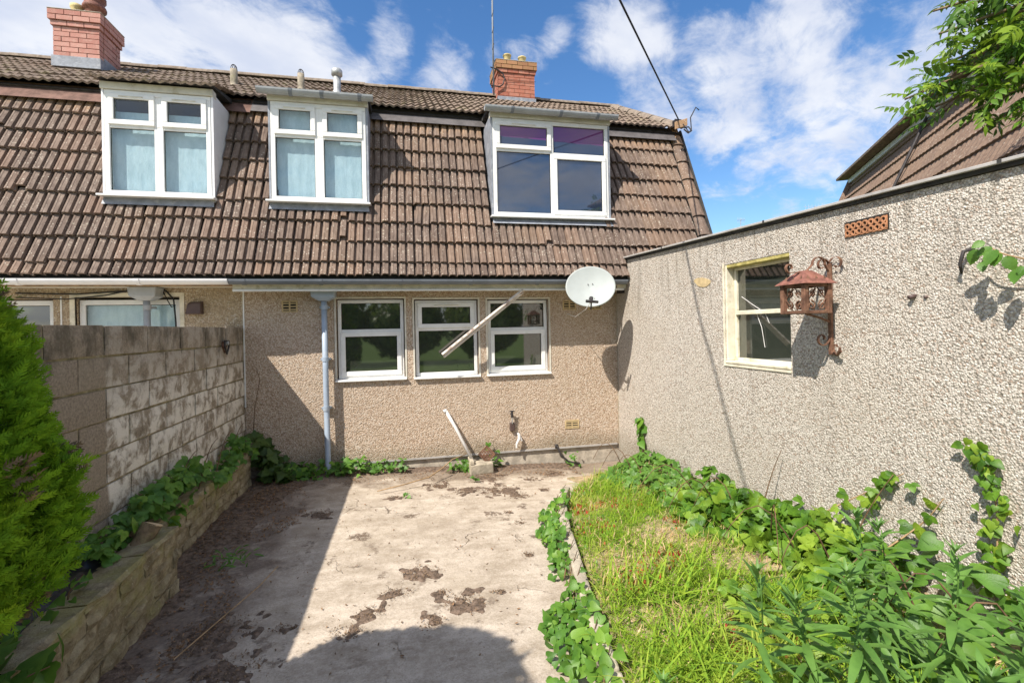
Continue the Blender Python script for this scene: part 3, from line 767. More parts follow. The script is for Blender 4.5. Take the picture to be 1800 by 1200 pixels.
def chimney(parent, x0, x1, y0, y1, zb, zt, bm, cap, capn=2, mortar=M_mortar):
    ch = bpy.data.objects.new('chimney', None); link(ch, parent, Matrix.Translation(Vector(((x0 + x1) / 2, (y0 + y1) / 2, zb))))
    m = .012; core = MB(); core.box(x0 + m, x1 - m, y0 + m, y1 - m, zb - .5, zt - .02); core.build('mortar_core', mortar, ch)
    H = .0765; rows = int((zt - zb) / H); bl = .22
    meshes = {}
    def bmesh_(L, mat):
        k = (round(L, 3), mat.name)
        if k not in meshes:
            bb = MB(); bb.box(-L / 2 + .005, L / 2 - .005, -.05, .05, .005, H - .005); meshes[k] = mkmesh('brick', bb.v, bb.f, mat)
        return meshes[k]
    for r in range(rows):
        z = zt - (r + 1) * H; ov = .0; mat = bm
        if r < capn: ov = .045
        elif r == capn: ov = .022
        if r < capn and cap: mat = cap
        for side in range(4):
            if side in (0, 2): a0, a1 = x0 - ov, x1 + ov
            else: a0, a1 = y0 - ov, y1 + ov
            off = (bl / 2 if (r + side) % 2 else bl); p = a0
            if side == 2 or (side == 1 and False): pass
            ends = []
            while p < a1 - .001:
                q = min(p + off, a1)
                if a1 - q < .06: q = a1
                ends.append((p, q)); p = q; off = bl
            for (p, q) in ends:
                L = q - p; c = (p + q) / 2; j = rnd.uniform(-.003, .003)
                if side == 0: Mx = TRS((c, y0 - ov + .05 + j, z))
                elif side == 2: Mx = TRS((c, y1 + ov - .05 + j, z))
                elif side == 1: Mx = TRS((x1 + ov - .0505 + j, c, z), math.pi / 2)
                else: Mx = TRS((x0 - ov + .0505 + j, c, z), math.pi / 2)
                if side in (1, 3):
                    # keep the return bricks off the corner bricks
                    lo_, hi_ = y0 - ov + .10, y1 + ov - .10
                    p2, q2 = max(p, lo_), min(q, hi_)
                    if q2 - p2 < .03: continue
                    L = q2 - p2; c = (p2 + q2) / 2; Mx.translation.y = c
                inst('brick', bmesh_(round(L, 2), mat), Mx, ch)
    fl = MB(); fl.box(x0 - .05, x1 + .05, y0 - .05, y1 + .05, zt, zt + .02); fl.build('flaunching', M_conc, ch, bevel=.01)
    ls = MB(); ls.box(x0 - .015, x1 + .015, y0 - .018, y0 + .1, zb - .06, zb + .10); ls.box(x1 - .1, x1 + .016, y0 + .1, y1 + .01, zb - .06, zb + .16)
    return ch, ls

def upper_roof(parent, X0, X1, extra):
    """shallow roof: corrugated tile courses joined as one mass, wavy at the eave"""
    Y0, Z0, Y1, Z1 = 7.20, 5.06, 9.80, 6.56
    def courses(b, xa, xb, ya, za, yb, zb, rows):
        n = int((xb - xa) / .0525); d = Vector((0, yb - ya, zb - za)); Ln = d.length; d.normalize(); nr = Vector((0, -d.z, d.y))
        for r in range(rows):
            V = []; Fs = []
            for (s, lift) in ((r * Ln / rows - .0, .03), (min((r + 1.15), rows) * Ln / rows, .004)):
                for i in range(n + 1):
                    x = xa + (xb - xa) * i / n; h = (.024 if i % 2 else 0) + rnd.uniform(-.004, .004) + .012 * nz(x, r, 1.2, 2)
                    P = Vector((x, ya, za)) + d * s + nr * (lift + h); V.append(P)
            for i in range(n + 1):
                V.append(V[i] - nr * .028)
            m = n + 1
            Fs += [(i, i + 1, m + i + 1, m + i) for i in range(n)] + [(2 * m + i, 2 * m + i + 1, i + 1, i) for i in range(n)]
            b.add(V, Fs)
    b = MB(); courses(b, X0, X1, Y0, Z0, Y1, Z1, 9)
    for (xa, xb, ya, za, yb, zb) in extra: courses(b, xa, xb, ya, za, yb, zb, 3)
    o = b.build('roof_tile', M_uptile, parent, kind='stuff')
    dk = MB(); dk.extrude([(Y0 + .03, Z0 - .05), (Y1, Z1 - .03), (12.4, 5.06), (12.4, 4.9), (7.5, 4.9)], X0 + .02, X1 - .02); dk.build('roof_deck', M_felt, parent)
    bk = MB(); bk.add([(X0, Y1, Z1 + .01), (X1, Y1, Z1 + .01), (X1, 12.5, 5.06), (X0, 12.5, 5.06)], [(0, 1, 2, 3)]); bk.build('rear_slope', M_uptile, parent)
    return o
rm = MB()
for k in range(1):
    pr = [(.115 * math.cos(a), .085 * math.sin(a)) for a in [math.pi * i / 8 for i in range(9)]]
    pi_ = [(.100 * math.cos(a), .070 * math.sin(a)) for a in [math.pi * i / 8 for i in range(8, -1, -1)]]
    rm.extrude(pr + pi_, 0, .445)
ridge_mesh = mkmesh('ridge_tile', rm.v, rm.f, M_ridge)

# ================================================================ MAIN HOUSE
house = thing('house', (1.3, W, 0), 'end terrace house with brown ribbed mansard roof and tan roughcast wall', 'house')
D2 = (-1.62, -.46, 3.52, 4.78); D3 = (1.24, 2.96, 3.41, 4.78)
HX0, HX1 = -2.0, 4.57
wA = (-.89, -.01, 1.195, 2.27); wB = (.12, 1.0, 1.19, 2.255); wC = (1.13, 2.03, 1.19, 2.25)
wall_holes('wall', HX0, HX1, .085, 2.50, W, W + .28, [wA, wB, wC], M_house, house)
pl = MB(); pl.box(HX0, HX1, W + .03, W + .28, -.35, .085); pl.build('plinth', M_conc, house)
dr = MB(); dr.box(-.6, 3.06, W - .006, W + .04, .072, .096); dr.build('drip_bead', M_metaltrim, house)
bw = MB(); bw.box(HX0 + .01, HX1, 12.2, 12.45, -.3, 4.95); bw.box(HX1 - .25, HX1 - .001, W + .28, 12.2, -.3, 3.9); bw.build('rear_wall', M_house, house)
gx = MB(); gx.add([(HX1 - .02, 6.45, 2.5), (HX1 - .02, 12.45, 2.5), (HX1 - .02, 12.3, 5.0), (HX1 - .02, 9.8, 6.5), (HX1 - .02, 7.36, 5.02)], [(0, 1, 2, 3, 4)]); gx.build('gable', M_house, house)
# windows: frame set back in the reveal
def trimw(x0, x1, z0, z1):
    t = MB(); ring(t, x0 - .022, x1 + .022, z0 - .02, z1 + .022, W - .008, W + .012, .022); t.build('bead', M_offwhite, house)
for (a, lab, cells, pn, vn) in ((wA, 'window with a large lower sash, left of the three', [(0, 1, .60, 1, False), (0, 1, 0, .60, True)], M_pane, ()),
                            (wB, 'window with a narrow opening top light, middle of the three', [(0, 1, .62, 1, True), (0, 1, 0, .62, False)], M_pane, (0,)),
                            (wC, 'window behind the hanging batten, right of the three', [(0, 1, .60, 1, False), (0, 1, 0, .60, True)], M_pane, ())):
    window(house, a[0] + .012, a[1] - .012, a[2] + .012, a[3] - .012, W + .055, cells, pn, lab, vents=vn, sillover=.03)
    trimw(*a)
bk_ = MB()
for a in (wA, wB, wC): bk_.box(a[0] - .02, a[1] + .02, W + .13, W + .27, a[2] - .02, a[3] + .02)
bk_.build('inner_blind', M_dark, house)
fa = MB(); fa.box(-2.02, 3.06, 6.40, 6.425, 2.37, 2.475); fa.build('fascia', M_cream, house)
fa = MB(); fa.box(-2.02, 3.06, 6.385, 6.425, 2.345, 2.372); fa.build('fascia_bead', M_white, house, bevel=.004)
so = MB(); so.box(-2.02, HX1 - .03, 6.425, W, 2.40, 2.42); so.build('soffit', M_offwhite, house)
fb = MB(); fb.box(3.06, HX1 - .02, 6.40, 6.425, 2.37, 2.475); fb.build('fascia_end', M_offwhite, house)
gutter_run(house, -2.02, 3.05, 6.365, 2.482, .062, M_greygutter, (-1.86, -1.0, -.05, .85, 1.75, 2.6))
ms = MB(); ms.add([(HX0, E0.y + .03, E0.z - .03), (HX1, E0.y + .03, E0.z - .03), (HX1, 7.40, 5.03), (HX0, 7.40, 5.03)], [(0, 1, 2, 3)]); ms.build('batten_felt', M_felt, house)
cand = lay_tiles(house, HX0 + .03, HX1 - .17, [(-1.60, -.48, 3.42, 6), (1.26, 2.94, 3.28, 6)], M_tile)
cand.sort(key=lambda c: c[0])
for x, me, Mx in cand[:300]: inst('roof_tile', me, Mx, house)
if len(cand) > 300:
    o = merged('roof_tile', [((np.array([v.co[:] for v in me.vertices]), TF), Mx) for x, me, Mx in cand[300:]], M_tile, house); o['kind'] = 'stuff'
# verge: overlapping hip-like verge tiles down the right edge
vm = MB(); pr = [(.10 * math.cos(a), .05 * math.sin(a)) for a in [math.pi * i / 6 for i in range(7)]]
n = len(pr); V = []
for (y, sc2, lf) in ((0, 1.08, .035), (.40, .92, .012)): V += [(x * sc2, y, z * sc2 + lf) for x, z in pr]
V += [(x * 1.0, 0, z * .82 + .022) for x, z in pr]
vm.add(V, [(i, i + 1, n + i + 1, n + i) for i in range(n - 1)] + [(2 * n + i, 2 * n + i + 1, i + 1, i) for i in range(n - 1)])
verge_mesh = mkmesh('verge_tile', vm.v, vm.f, M_tile, False)
base = Matrix.Identity(4)
for i in range(3): base[i][1] = SDIR[i]; base[i][2] = NDIR[i]
for k in range(8):
    inst('verge_tile', verge_mesh, Matrix.Translation(E0 + SDIR * (.02 + k * .35) + Vector((HX1 - .10, 0, 0))) @ base, house)
vc = MB(); vc.bar(E0 + Vector((HX1 + .005, -.01, 0)) + NDIR * .02, E0 + SDIR * 2.78 + Vector((HX1 + .005, 0, 0)) + NDIR * .02, .03, .10); vc.build('verge_strip', M_felt, house)
upper_roof(house, HX0, HX1, [(-1.72, -.40, 6.56, 4.87, 7.30, 5.10), (1.14, 3.06, 6.56, 4.86, 7.30, 5.10)])
for k in range(15):
    inst('ridge_tile', ridge_mesh, Matrix.Translation((HX0 + k * .44, 9.80, 6.57 + rnd.uniform(-.008, .008))), house)
for k in range(6):   # verge caps of the upper slope
    a = k / 6; inst('ridge_tile', ridge_mesh, Matrix.Translation((HX1 - .06, 9.75 - a * 2.55, 6.55 - a * 1.47)) @ Matrix.Rotation(-math.pi / 2, 4, 'Z') @ Matrix.Rotation(math.radians(30), 4, 'Y'), house)
fl = MB(); fl.add([(HX0, 7.22, 4.80), (HX1 - .15, 7.22, 4.80), (HX1 - .15, 7.40, 5.06), (HX0, 7.40, 5.06)], [(0, 1, 2, 3)])
fl.v = [(x, y - .055, z + .06) for x, y, z in fl.v]; fl.build('lead_apron', M_shadelead, house)

def dormer(parent, x0, x1, z0, z1, cheek, gut=None, apron=True):
    yf = 6.63
    d = bpy.data.objects.new('dormer', None); link(d, parent, Matrix.Translation(Vector(((x0 + x1) / 2, yf, z0))))
    def msy(z): return E0.y + (z - E0.z) * math.tan(SL)
    for s, (xa, xb) in enumerate(((x0 - .028, x0 - .004), (x1 + .004, x1 + .028))):
        c = MB(); prof = [(yf + .004, z0 - .05), (msy(z0) + .12, z0 - .05), (msy(z1) + .05, z1 + .05), (yf + .004, z1 + .05)]
        c.extrude(prof, xa, xb); c.build('cheek', cheek, d)
    h = MB(); h.box(x0 - .032, x1 + .032, yf - .02, yf + .10, z1 + .004, z1 + .085); h.build('head_board', M_offwhite, d)
    r_ = MB(); r_.extrude([(yf - .07, z1 + .105), (7.35, 4.98), (7.35, 5.05), (yf - .07, z1 + .125)], x0 - .05, x1 + .05); r_.build('roof_board', M_felt, d)
    if gut: gutter_run(d, x0 - .12, x1 + .10, yf - .045, z1 + .10, .062, M_dgutter, gut)
    if apron:
        a = MB(); a.add([(x0 - .02, yf + .0, z0 - .03), (x1 + .02, yf + .0, z0 - .03), (x1 + .03, msy(z0 - .15) - .07, z0 - .12), (x0 - .03, msy(z0 - .15) - .07, z0 - .12)], [(0, 3, 2, 1)])
        a.build('lead_apron', M_lead, d)
    b = MB(); b.box(x0, x1, yf + .22, yf + .26, z0 + .001, z1); b.build('room_wall', M_dark, d)
    return d
cells4 = [(0, .5, .66, 1, True), (.5, 1, .66, 1, True), (0, .5, 0, .66, False), (.5, 1, 0, .66, False)]
dormer(house, D2[0], D2[1], D2[2], D2[3], M_lead, (-1.35, -.98, -.52))
window(house, D2[0], D2[1], D2[2], D2[3], 6.63, cells4, M_clear, 'upstairs window with four lights and pale net curtain', curtain=.05, vents=(0, 1), fr=.055, mq=.055)
dormer(house, D3[0], D3[1], D3[2], D3[3], M_lead, (1.5, 2.2, 2.75))
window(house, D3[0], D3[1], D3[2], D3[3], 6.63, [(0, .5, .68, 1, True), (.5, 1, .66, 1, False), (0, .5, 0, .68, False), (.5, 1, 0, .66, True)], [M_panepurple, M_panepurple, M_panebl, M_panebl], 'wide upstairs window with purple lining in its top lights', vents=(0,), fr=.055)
# end boards of the dormer gutters
ch, ls = chimney(house, 1.90, 2.66, 9.46, 10.10, 6.36, 7.17, M_brickred, M_brickcap, 2)
ls.build('lead_flashing', M_lead, ch)
for (x, y, h) in ((2.13, 9.62, .20), (2.45, 9.65, .20), (2.17, 9.95, .18)):
    p = MB(); p.lathe([(.085, 0), (.08, .02), (.072, h - .03), (.088, h - .02), (.088, h), (.066, h), (.062, .02)], (x, y, 7.18), 18); p.build('chimney_pot', M_potcream, ch, smooth=True)
# soil and flue pipes through the upper slope
def vent_pipe(parent, x, y, zr, h, r, mat, cage=True, cowl=False):
    p = MB(); p.lathe([(r * 1.5, -.12), (r * 1.45, .03), (r * 1.02, .07), (r, .10), (r, h), (r * .8, h), (r * .8, h - .1)], (x, y, zr), 18)
    o = p.build('vent_pipe', mat, parent, smooth=True)
    if cage:
        c = MB()
        for k in range(4):
            a = math.pi * k / 4; c.tube([(x + math.cos(a) * r * .9 * math.cos(t), y + math.sin(a) * r * .9 * math.cos(t), zr + h + r * 1.5 * math.sin(t)) for t in [math.pi * i / 8 for i in range(9)]], .004, 5)
        c.build('wire_cage', M_iron, o)
    if cowl:
        c = MB(); c.lathe([(r * .9, h), (r * 1.1, h), (r * 1.12, h + .02), (r * 1.5, h + .03), (r * 1.5, h + .10), (r * 1.25, h + .125), (.001, h + .13)], (x, y, zr), 18); c.build('cowl', M_galv, o, smooth=True)
vent_pipe(house, -1.56, 8.3, 5.68, .30, .052, M_asb)
vent_pipe(house, -1.01, 8.3, 5.68, .30, .058, M_galv, False, True)
hopper(house, -1.02, 2.235, M_bluepipe, .0)
air_brick(house, -1.552, -1.36, 2.10, 2.25); air_brick(house, 2.246, 2.45, 2.085, 2.225); air_brick(house, 2.64, 2.85, 2.085, 2.225); air_brick(house, 2.246, 2.46, .355, .478)
yp = MB(); yp.tube([(-.88, W - .05, 2.385), (-.2, W - .05, 2.38), (.05, W - .05, 2.375), (.07, W - .03, 2.395)], .011, 8); yp.build('service_pipe', M_yellow, house, smooth=True)
pt = MB(); pt.box(-2.008, -1.992, W - .012, W - .001, .9, 2.40); pt.build('party_bead', M_white, house)
# cable bracket with a slipped verge tile at the top right corner
cb = MB(); cb.tube([(4.35, 7.10, 5.18), (4.42, 6.98, 5.05), (4.50, 6.95, 4.92), (4.58, 7.0, 4.98), (4.60, 7.05, 5.2), (4.68, 7.02, 5.36), (4.74, 7.02, 5.32)], .009, 6)
cb.box(4.33, 4.44, 7.05, 7.15, 5.06, 5.16); cb.tube([(4.40, 6.93, 4.95), (4.46, 6.90, 4.88), (4.53, 6.92, 4.93), (4.50, 6.95, 5.0), (4.42, 6.96, 4.99)], .012, 6)
cb.build('cable_bracket', M_iron, house)
bt = MB(); bt.box(4.28, 4.5, 6.98, 7.0, 4.96, 5.08); bt.v = [(x, y, z + (x - 4.28) * .35) for x, y, z in bt.v]; bt.build('slipped_tile', M_tile, house, bevel=.004)

# ================================================================ NEIGHBOUR HOUSE
nb = thing('house', (-4.5, W, 0), 'adjoining house at left with white gutter and large pink brick chimney', 'house')
NX0 = -7.4
D1 = (-3.44, -2.30, 3.52, 4.77)
n1_ = (-3.36, -2.78, 1.2, 2.24); n2_ = (-4.5, -3.98, 1.2, 2.24)
nA = (-3.83, -2.72, 1.2, 2.31); nB = (-5.0, -4.05, 1.2, 2.29)
wall_holes('wall', NX0, HX0 - .004, .085, 2.50, W + .002, W + .28, [nA, nB], M_nhouse, nb)
pl = MB(); pl.box(NX0, HX0 - .004, W + .03, W + .28, -.35, .085); pl.build('plinth', M_conc, nb)
window(nb, nA[0] + .012, nA[1] - .012, nA[2] + .012, nA[3] - .03, W + .06, [(0, 1, 0, 1, False)], M_clear, 'window with a pale blind behind the block wall', curtain=.06, sillover=.0, fr=.06)
window(nb, nB[0] + .012, nB[1] - .012, nB[2] + .012, nB[3] - .012, W + .06, [(0, 1, 0, 1, False)], M_pane, 'dark kitchen window beside the conifer', sillover=.0, fr=.06)
t_ = MB(); ring(t_, nA[0] - .05, nA[1] + .05, nA[2] - .05, nA[3] + .05, W - .010, W + .03, .05); t_.build('window_surround', M_cream, nb)
t_ = MB(); t_.box(-4.02 + .12, -3.89 + .03, W - .012, W + .001, 1.0, 2.32); t_.v = [(-3.965 + (0.006 if x > -3.88 else -.006), y, z) for x, y, z in t_.v]; t_.build('bead', M_white, nb)
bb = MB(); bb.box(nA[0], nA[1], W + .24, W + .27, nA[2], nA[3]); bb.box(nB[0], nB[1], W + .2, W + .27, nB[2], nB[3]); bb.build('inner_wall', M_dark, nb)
fa = MB(); fa.box(NX0, -2.024, 6.405, 6.425, 2.41, 2.475); fa.build('fascia', M_wood, nb)
so = MB(); so.box(NX0, -2.024, 6.425, W, 2.42, 2.44); so.build('soffit', M_offwhite, nb)
gutter_run(nb, NX0, -2.03, 6.360, 2.484, .066, M_whitegutter, (-4.1, -2.95))
ms = MB(); ms.add([(NX0, E0.y + .03, E0.z - .03), (HX0, E0.y + .03, E0.z - .03), (HX0, 7.40, 5.03), (NX0, 7.40, 5.03)], [(0, 1, 2, 3)]); ms.build('batten_felt', M_felt, nb)
cand = lay_tiles(nb, HX0 + .03 - 26 * TW, HX0 + .03, [(-3.42, -2.32, 3.42, 6)], M_ntile)
cand.sort(key=lambda c: -c[0])
for x, me, Mx in cand[:300]: inst('roof_tile', me, Mx, nb)
upper_roof(nb, NX0, HX0 - .001, [(-3.56, -2.20, 6.52, 4.84, 7.30, 5.10)])
for k in range(12): inst('ridge_tile', ridge_mesh, Matrix.Translation((HX0 - .44 - k * .44, 9.80, 6.57 + rnd.uniform(-.008, .008))), nb)
fl = MB(); fl.add([(NX0, 7.15, 4.83), (HX0, 7.15, 4.83), (HX0, 7.33, 5.09), (NX0, 7.33, 5.09)], [(0, 1, 2, 3)]); fl.build('top_course', M_topc, nb)
dormer(nb, D1[0], D1[1], D1[2], D1[3], M_whitegutter)
window(nb, D1[0], D1[1], D1[2], D1[3], 6.63, cells4, M_clear, 'upstairs window with four lights and obscured blue glass', curtain=.22, vents=(0, 1), fr=.055, mq=.05)
ch, ls = chimney(nb, -5.10, -4.49, 8.58, 9.14, 5.98, 6.76, M_brickpink, None, 2, M_mortardark)
ls.build('lead_flashing', M_lead, ch)
p = MB(); p.lathe([(.10, 0), (.085, .05), (.07, .17), (.085, .19), (.085, .24), (.06, .24), (.06, .05)], (-4.93, 8.85, 6.78), 16); p.build('chimney_pot', M_potcream, ch, smooth=True, label='small buff chimney pot')
p = MB(); p.lathe([(.135, 0), (.13, .02), (.115, .17), (.15, .18), (.155, .21), (.14, .25), (.11, .28), (.15, .33), (.15, .38), (.10, .38)], (-4.68, 8.83, 6.78), 20)
p.build('chimney_pot', M_redrust, ch, smooth=True, label='large dark red ribbed chimney pot')
vent_pipe(nb, -2.54, 8.3, 5.66, .30, .052, M_asb)
hopper(nb, -3.03, 2.255, M_dgutter, .0, .11, .30)
cbl = MB()
cbl.tube([(-4.4, W - .02, 2.36), (-3.8, W - .02, 2.345), (-3.3, W - .02, 2.38), (-2.95, W - .03, 2.42), (-2.86, W - .02, 2.38), (-2.78, W - .02, 2.28), (-2.76, W - .02, 2.0), (-2.755, W - .02, 1.2)], .009, 6)
cbl.tube([(-4.4, W - .02, 2.31), (-3.9, W - .03, 2.285), (-3.5, W - .02, 2.33), (-3.2, W - .02, 2.40), (-2.92, W - .04, 2.44)], .007, 6)
cbl.tube([(-2.9, W - .03, 2.40), (-2.84, W - .03, 2.26), (-2.80, W - .03, 2.18), (-2.76, W - .03, 2.20)], .006, 6)
cbl.build('wall_cable', M_cable, nb, smooth=True)
vc = MB(); vc.add([(-2.63, W - .10, 2.09), (-2.455, W - .10, 2.09), (-2.455, W, 2.09), (-2.63, W, 2.09), (-2.60, W - .10, 2.22), (-2.455, W - .10, 2.23), (-2.455, W, 2.25), (-2.60, W, 2.25)],
                  [(0, 3, 2, 1), (4, 5, 6, 7), (0, 1, 5, 4), (1, 2, 6, 5), (2, 3, 7, 6), (3, 0, 4, 7)]); vc.build('extractor_cover', M_brownplastic, nb, bevel=.01, seg=2)

# ================================================================ things on the house
# satellite dish
ds = thing('satellite_dish', (2.95, 6.6, 2.3), 'pale grey oval satellite dish on an arm from the garage wall', 'satellite dish')
dn = Vector((-.33, -.90, .30)).normalized(); dc = Vector((2.40, 6.02, 2.37))
dm = MB(); q = dn.to_track_quat('Z', 'Y').to_matrix(); n = 40; V = []; Fs = []
rings_ = [0, .25, .5, .75, .95, 1.0]
for ri, rr in enumerate(rings_):
    for k in range(n):
        a = 2 * math.pi * k / n; z = -.045 * (1 - rr * rr)
        V.append(dc + q @ Vector((.325 * rr * math.cos(a), .285 * rr * math.sin(a), z)))
for ri, rr in enumerate(rings_[::-1]):
    for k in range(n):
        a = 2 * math.pi * k / n; z = -.045 * (1 - rr * rr) - .010
        V.append(dc + q @ Vector((.329 * rr * math.cos(a), .289 * rr * math.sin(a), z)))
for i in range(len(rings_) * 2 - 1):
    for k in range(n): Fs.append((i * n + k, i * n + (k + 1) % n, (i + 1) * n + (k + 1) % n, (i + 1) * n + k))
dm.add(V, Fs); dm.build('reflector', M_dish, ds, smooth=True)
for (a, b_) in ((-.03, .04), (.03, .045), (-.02, -.17), (.05, -.165)):
    b2 = MB(); P = dc + q @ Vector((a, b_, -.03)); b2.lathe([(.001, .004), (.007, .003), (.007, -.003)], P, 8, dn); b2.build('bolt', M_iron, ds)
ar = MB(); ar.tube([dc - dn * .06, dc - dn * .16 + Vector((.12, .02, 0)), (2.95, 6.42, 2.40), (3.03, 6.50, 2.40)], .018, 8); ar.box(3.03, 3.085, 6.44, 6.58, 2.31, 2.46); ar.build('mounting_arm', M_iron, ds)
wb = MB(); wb.box(3.035, 3.088, 6.585, 6.66, 2.34, 2.42); wb.build('junction_cap', M_white2, ds, bevel=.008)
ln = MB(); b0 = dc + q @ Vector((0, -.30, -.01)); tip = dc + dn * .30 + Vector((0, 0, -.30)); ln.tube([b0 - dn * .05, b0 + dn * .04, tip], .010, 8); ln.build('feed_arm', M_iron, ds)
l2 = MB(); l2.tube([tip + Vector((-.07, 0, .0)), tip + Vector((.09, 0, -.012))], [.020, .018], 10); l2.tube([tip, tip + (dc - tip).normalized() * .07], [.02, .028], 10); l2.build('receiver_head', M_iron, ds)
lc = MB(); lc.tube([tip, tip + Vector((-.02, .15, -.10)), (2.36, 6.2, 2.05), (2.36, 6.5, 1.98), (2.30, 6.70, 2.03)], .005, 6); lc.build('feed_cable', M_white2, ds)
# aerial pole on the chimney
ae = thing('aerial_mast', (1.80, 9.40, 6.3), 'thin aerial mast clamped to the small red chimney', 'aerial')
a = MB(); a.tube([(1.80, 9.40, 6.45), (1.80, 9.40, 7.6), (1.815, 9.40, 9.3)], .018, 8); a.build('pole', M_greygutter, ae, smooth=True)
a = MB()
for k in range(7): z = 7.0 + k * .33; a.tube([(1.785, 9.385, z), (1.82, 9.385, z + .12), (1.785, 9.41, z + .2)], .006, 5)
a.build('coax_cable', M_cable, ae)
a = MB(); a.tube([(1.74, 9.38, 6.98), (1.88, 9.42, 6.97)], .012, 6); a.tube([(1.74, 9.38, 6.62), (1.92, 9.42, 6.63)], .012, 6)
a.tube([(1.88, 9.42, 6.97), (1.99, 9.42, 6.90), (2.03, 9.42, 6.80), (1.99, 9.42, 6.68), (1.92, 9.42, 6.63)], .014, 6); a.tube([(2.03, 9.435, 6.80), (2.3, 9.44, 6.80), (2.68, 9.44, 6.80)], .004, 5)
a.build('bracket', M_iron, ae)
# overhead cable
oc = MB(); P = [Vector((4.40, 7.08, 5.17))]
tgt = [(1.45, 3.55, 4.91), (.85, 2.65, 4.62), (.28, 1.78, 4.40), (-1.2, -.4, 4.3), (-4.5, -5.5, 4.9), (-9.5, -13, 6.8)]
for q_ in tgt: P.append(Vector(q_))
def cat(P, n=8):
    out = []
    for i in range(len(P) - 1):
        p0 = P[max(i - 1, 0)]; p1 = P[i]; p2 = P[i + 1]; p3 = P[min(i + 2, len(P) - 1)]
        for k in range(n):
            t = k / n; out.append(.5 * ((2 * p1) + (p2 - p0) * t + (2 * p0 - 5 * p1 + 4 * p2 - p3) * t * t + (3 * p1 - p0 - 3 * p2 + p3) * t ** 3))
    return out + [P[-1]]
oc.tube(cat(P), .011, 6); tag(oc.build('overhead_cable', M_cable, smooth=True), 'black overhead cable rising from the top right roof corner', 'cable')
# hanging batten
hb = MB(); A = Vector((1.575, 6.40, 2.35)); B = Vector((.478, 6.53, 1.50)); mid = A.lerp(B, .48)
hb.bar(A, B, .050, .030, .5); hb.bar(A + Vector((0, .012, -.035)), B + Vector((.02, .012, -.035)), .022, .018, .5)
for k in range(7):
    P_ = A.lerp(B, .5 + .07 * k); hb.bar(P_ + Vector((0, -.02, .02)), P_ + Vector((.03, -.03, .045)), .012, .004)
tag(hb.build('hanging_batten', M_batten, bevel=.003), 'peeling red and white timber batten hanging loose from the eave', 'batten')
# leaning white pipe, gully block, grate, tap, stick
lp = MB(); lp.tube([(.52, 6.66, .72), (.64, 6.60, .50), (.87, 6.50, .02)], .022, 12); lp.lathe([(.022, 0), (.028, .0), (.028, .05), (.022, .05)], (.52, 6.66, .70), 12, (-.4, .15, 1))
tag(lp.build('waste_pipe', M_white2, smooth=True), 'white plastic waste pipe leaning against the house wall', 'pipe')
gb = MB(); gb.box(.80, 1.12, 6.36, 6.58, -.10, .035); gb.box(.80, .86, 6.36, 6.64, .035, .09); gb.v = [(x + .01 * nz(x * 9, z * 9, 1), y + (x - .8) * .12, z + .012 * nz(x * 7, y * 7, 1)) for x, y, z in gb.v]
tag(gb.build('gully_block', M_lichenconc, bevel=.012, seg=2), 'rough concrete gully surround at the foot of the white pipe', 'drain')
gt = thing('drain_grate', (1.05, 6.55, .03), 'rusty square drain grate tilted on its corner by the pipe', 'drain grate')
Mg = Matrix.Translation((1.05, 6.52, .13)) @ Matrix.Rotation(math.radians(-14), 4, 'Z') @ Matrix.Rotation(math.radians(45), 4, 'Y')
g1 = MB(); ring(g1, -.085, .085, -.085, .085, -.010, .010, .016); g1.v = [tuple(Mg @ Vector(v)) for v in g1.v]; g1.build('rim', M_rust, gt)
g2 = MB()
for k in range(5):
    x = -.056 + k * .028; g2.box(x - .005, x + .005, -.006, .006, -.07, .07); g2.box(-.07, .07, -.0055, .0055, x - .005, x + .005)
g2.v = [tuple(Mg @ Vector(v)) for v in g2.v]; g2.build('bars', M_rust, gt)
tp = thing('garden_tap', (1.47, W, .2), 'outside tap with hanging grey pipe ends on the house wall', 'tap')
a = MB(); a.tube([(1.445, W, .62), (1.445, W - .06, .62)], .014, 8); a.tube([(1.445, W - .06, .66), (1.445, W - .06, .58)], .018, 8); a.tube([(1.41, W - .065, .67), (1.48, W - .065, .67)], .008, 6); a.build('tap_body', M_iron, tp)
a = MB(); a.tube([(1.445, W - .06, .58), (1.45, W - .055, .50), (1.46, W - .03, .46)], .009, 8); a.build('spout', M_galv, tp)
a = MB(); a.box(1.42, 1.49, W - .05, W - .001, .38, .50); a.build('pipe_clip', M_brownplastic, tp, bevel=.01)
a = MB(); a.tube([(1.54, W, .33), (1.54, W - .06, .33), (1.54, W - .07, .27), (1.50, W - .075, .20), (1.50, W - .075, .15)], [.018, .02, .022, .016, .014], 10); a.tube([(1.54, W - .06, .34), (1.58, W - .06, .24)], .014, 8); a.build('white_elbow', M_white2, tp)
sp = MB(); sp.tube([(2.12, W + .0, .13), (2.10, W - .05, .13), (2.12, W - .06, .08), (2.15, W - .08, -.0), (2.25, W - .12, -.09), (2.40, W - .16, -.13)], .013, 8); sp.tube([(2.09, W - .04, .15), (2.09, W - .05, .09)], .018, 8)
tag(sp.build('pipe_stub', M_iron, smooth=True), 'short dark pipe bending from the wall base under the air brick', 'pipe')
st = MB(); st.tube([(-.35, 5.72, .015), (-.05, 5.86, .02), (.25, 6.02, .035), (.42, 6.25, .06), (.58, 6.5, .10), (.80, 6.62, .13)], [.006, .007, .008, .008, .007, .005], 7)
tag(st.build('stick', M_wood, smooth=True), 'long thin curved stick lying on the patio by the house', 'stick')
ft = MB(); ft.tube([(.62, 6.64, .16), (.78, 6.66, .18), (.9, 6.62, .17)], .004, 5)

